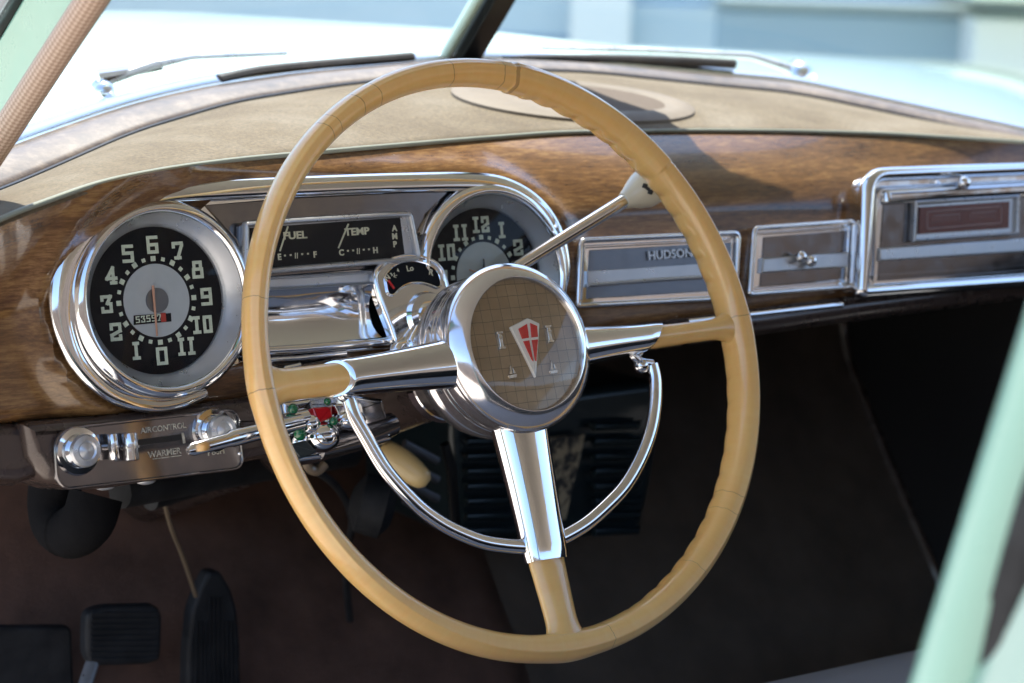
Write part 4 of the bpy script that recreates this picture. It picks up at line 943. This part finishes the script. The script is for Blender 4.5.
# ================================================================ WIPERS (outside)
def outp(x, y, dy): return bpf(x, y, lambda X: fG(X)+dy)
wl = thing('windscreen_wiper', outp(105, 92, .05), 'left windscreen wiper with chrome pivot at the edge of the glass', 'wiper', 'windscreen wipers')
mb = MB().sphere(outp(104, 92, .05), .010); mb.tube([outp(112, 104, .04), outp(98, 84, .06)], .008, seg=10); mb.tube([outp(94, 78, .06), outp(160, 67, .05)], [.0075, .004], seg=10)
obj('pivot', mb, M['chrome'], wl)
obj('wiper_arm', MB().tube([outp(100, 82, .06), outp(150, 65, .05), outp(190, 57, .05), outp(285, 53, .05)], [(.007, .006), (.006, .005), (.0045, .003), (.004, .003)], seg=10), M['satin'], wl)
obj('blade', MB().tube(catmull([outp(218, 80, .006), outp(260, 71, .006), (outp(330, 64, .006)), outp(412, 57, .006)], 4), (.0058, .005), seg=8), M['black_rubber'], wl)
wr = thing('windscreen_wiper', outp(800, 74, .05), 'right windscreen wiper lying along the base of the glass, pivot at right', 'wiper', 'windscreen wipers')
mb = MB().sphere(outp(800, 76, .05), .016); mb.tube([outp(792, 66, .06), outp(808, 82, .04)], .011, seg=10); obj('pivot', mb, M['chrome'], wr)
obj('wiper_arm', MB().tube([outp(795, 70, .05), outp(750, 56, .05), outp(640, 50, .05), outp(540, 48, .05)], [(.006, .005), (.005, .004), (.004, .003), (.003, .002)], seg=10), M['satin'], wr)
obj('blade', MB().tube(catmull([outp(500, 59.5, .006), outp(600, 59, .006), (outp(680, 61, .006)), outp(735, 64, .006)], 4), (.0058, .005), seg=8), M['black_rubber'], wr)
# ================================================================ OUTSIDE
g = obj('ground', MB().box((-60, -60, -1.22), (60, 90, -1.2)), M['ground']); g['kind'] = 'structure'
# building facade, 9 m away, square to the car's right-front
BD = 9.0
def far(x, y, d): return CAM+ray(x, y)*d
fh = V((fw.x, fw.y, 0)).normalized(); FB = Fr(CAM+fh*BD, V((fh.y, -fh.x, 0)), (0, 0, 1))
def bq(x, y, w=0): return FB.uv(x, y, w)
bd = thing('building', FB.pt(0, -1.5, 0), 'blurred blue-grey building with pale pilasters behind the bonnet', 'building')
def bplate(name, x0, x1, y0, y1, w0, w1, m):
    a = bq(x0, y0, w1); b_ = bq(x1, y1, w1); obj(name, MB().plate(FB, [(a[0], a[1]), (b_[0], a[1]), (b_[0], b_[1]), (a[0], b_[1])], w0, w1, .02), m, bd)
wl_ = FB.uv(-900, 0)[0]; wr_ = FB.uv(1900, 0)[0]
obj('wall', MB().plate(FB, [(wl_, -1.53), (wr_, -1.53), (wr_, 1.4), (wl_, 1.4)], -.4, 0, .02), M['wall'], bd)
bplate('pilaster', 598, 624, -700, 200, 0, .15, M['wall_lt'])
bplate('door_panel', 716, 960, 10, 200, 0, .05, M['wall_dk'])
bplate('door_panel', 626, 712, 2, 200, 0, .04, M['wall'])
bplate('pilaster', 974, 1060, 18, 200, .0, .30, M['wall_lt'])
bplate('lintel', 716, 972, -4, 8, .0, .12, M['wall_lt'])
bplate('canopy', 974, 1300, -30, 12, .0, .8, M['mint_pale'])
bplate('door_panel', 130, 596, 22, 200, 0, .03, M['wall_dk'])
# wall added behind the camera, only to be mirrored in chrome and lenses
yd = thing('reflection_wall', V((-4, -9, -1.2)), 'brown rendered wall added behind the viewer for reflections, otherwise unseen', 'wall')
obj('wall', MB().box((-22, -9.4, -1.2), (16, -9, 2.6)), mat('brown_render', (.08, .06, .05), .9, noise=(.8, [(.35, (.05, .04, .034)), (.65, (.11, .085, .07))])), yd)
# ================================================================ LIGHT, WORLD, CAMERA
S = V((.18, .37, 1.0)).normalized()
el = math.asin(S.z); az = math.atan2(S.x, S.y)
wd = bpy.data.worlds.new('World'); sc.world = wd; wd.use_nodes = True; nt = wd.node_tree
bg = nt.nodes['Background']; sk = nt.nodes.new('ShaderNodeTexSky'); sk.sky_type = 'NISHITA'; sk.sun_disc = False
sk.sun_elevation = el; sk.sun_rotation = az; sk.air_density = 1; sk.dust_density = 1
nt.links.new(sk.outputs[0], bg.inputs[0]); bg.inputs[1].default_value = .15
ld = bpy.data.lights.new('sun', 'SUN'); ld.energy = 4.8; ld.angle = R(.5); ld.color = (1, .95, .87)
lo_ = bpy.data.objects.new('sun', ld); C.objects.link(lo_); lo_.rotation_euler = S.to_track_quat('Z', 'Y').to_euler()
cd = bpy.data.cameras.new('camera'); co = bpy.data.objects.new('camera', cd); C.objects.link(co)
cd.lens = F*36/1024; cd.sensor_width = 36; cd.clip_start = .05; cd.clip_end = 500
m3 = Matrix((rt, up, -fw)).transposed(); co.matrix_world = Matrix.Translation(CAM) @ m3.to_4x4()
cd.dof.use_dof = True; cd.dof.focus_distance = 1.735; cd.dof.aperture_fstop = 7.1
sc.camera = co
sc.view_settings.view_transform = 'Standard'; sc.view_settings.look = 'None'; sc.view_settings.exposure = 1.6; sc.view_settings.gamma = 1
sc.render.engine = 'CYCLES'; sc.cycles.use_denoising = True; sc.cycles.max_bounces = 10; sc.cycles.transparent_max_bounces = 12
sc.cycles.sample_clamp_indirect = 8
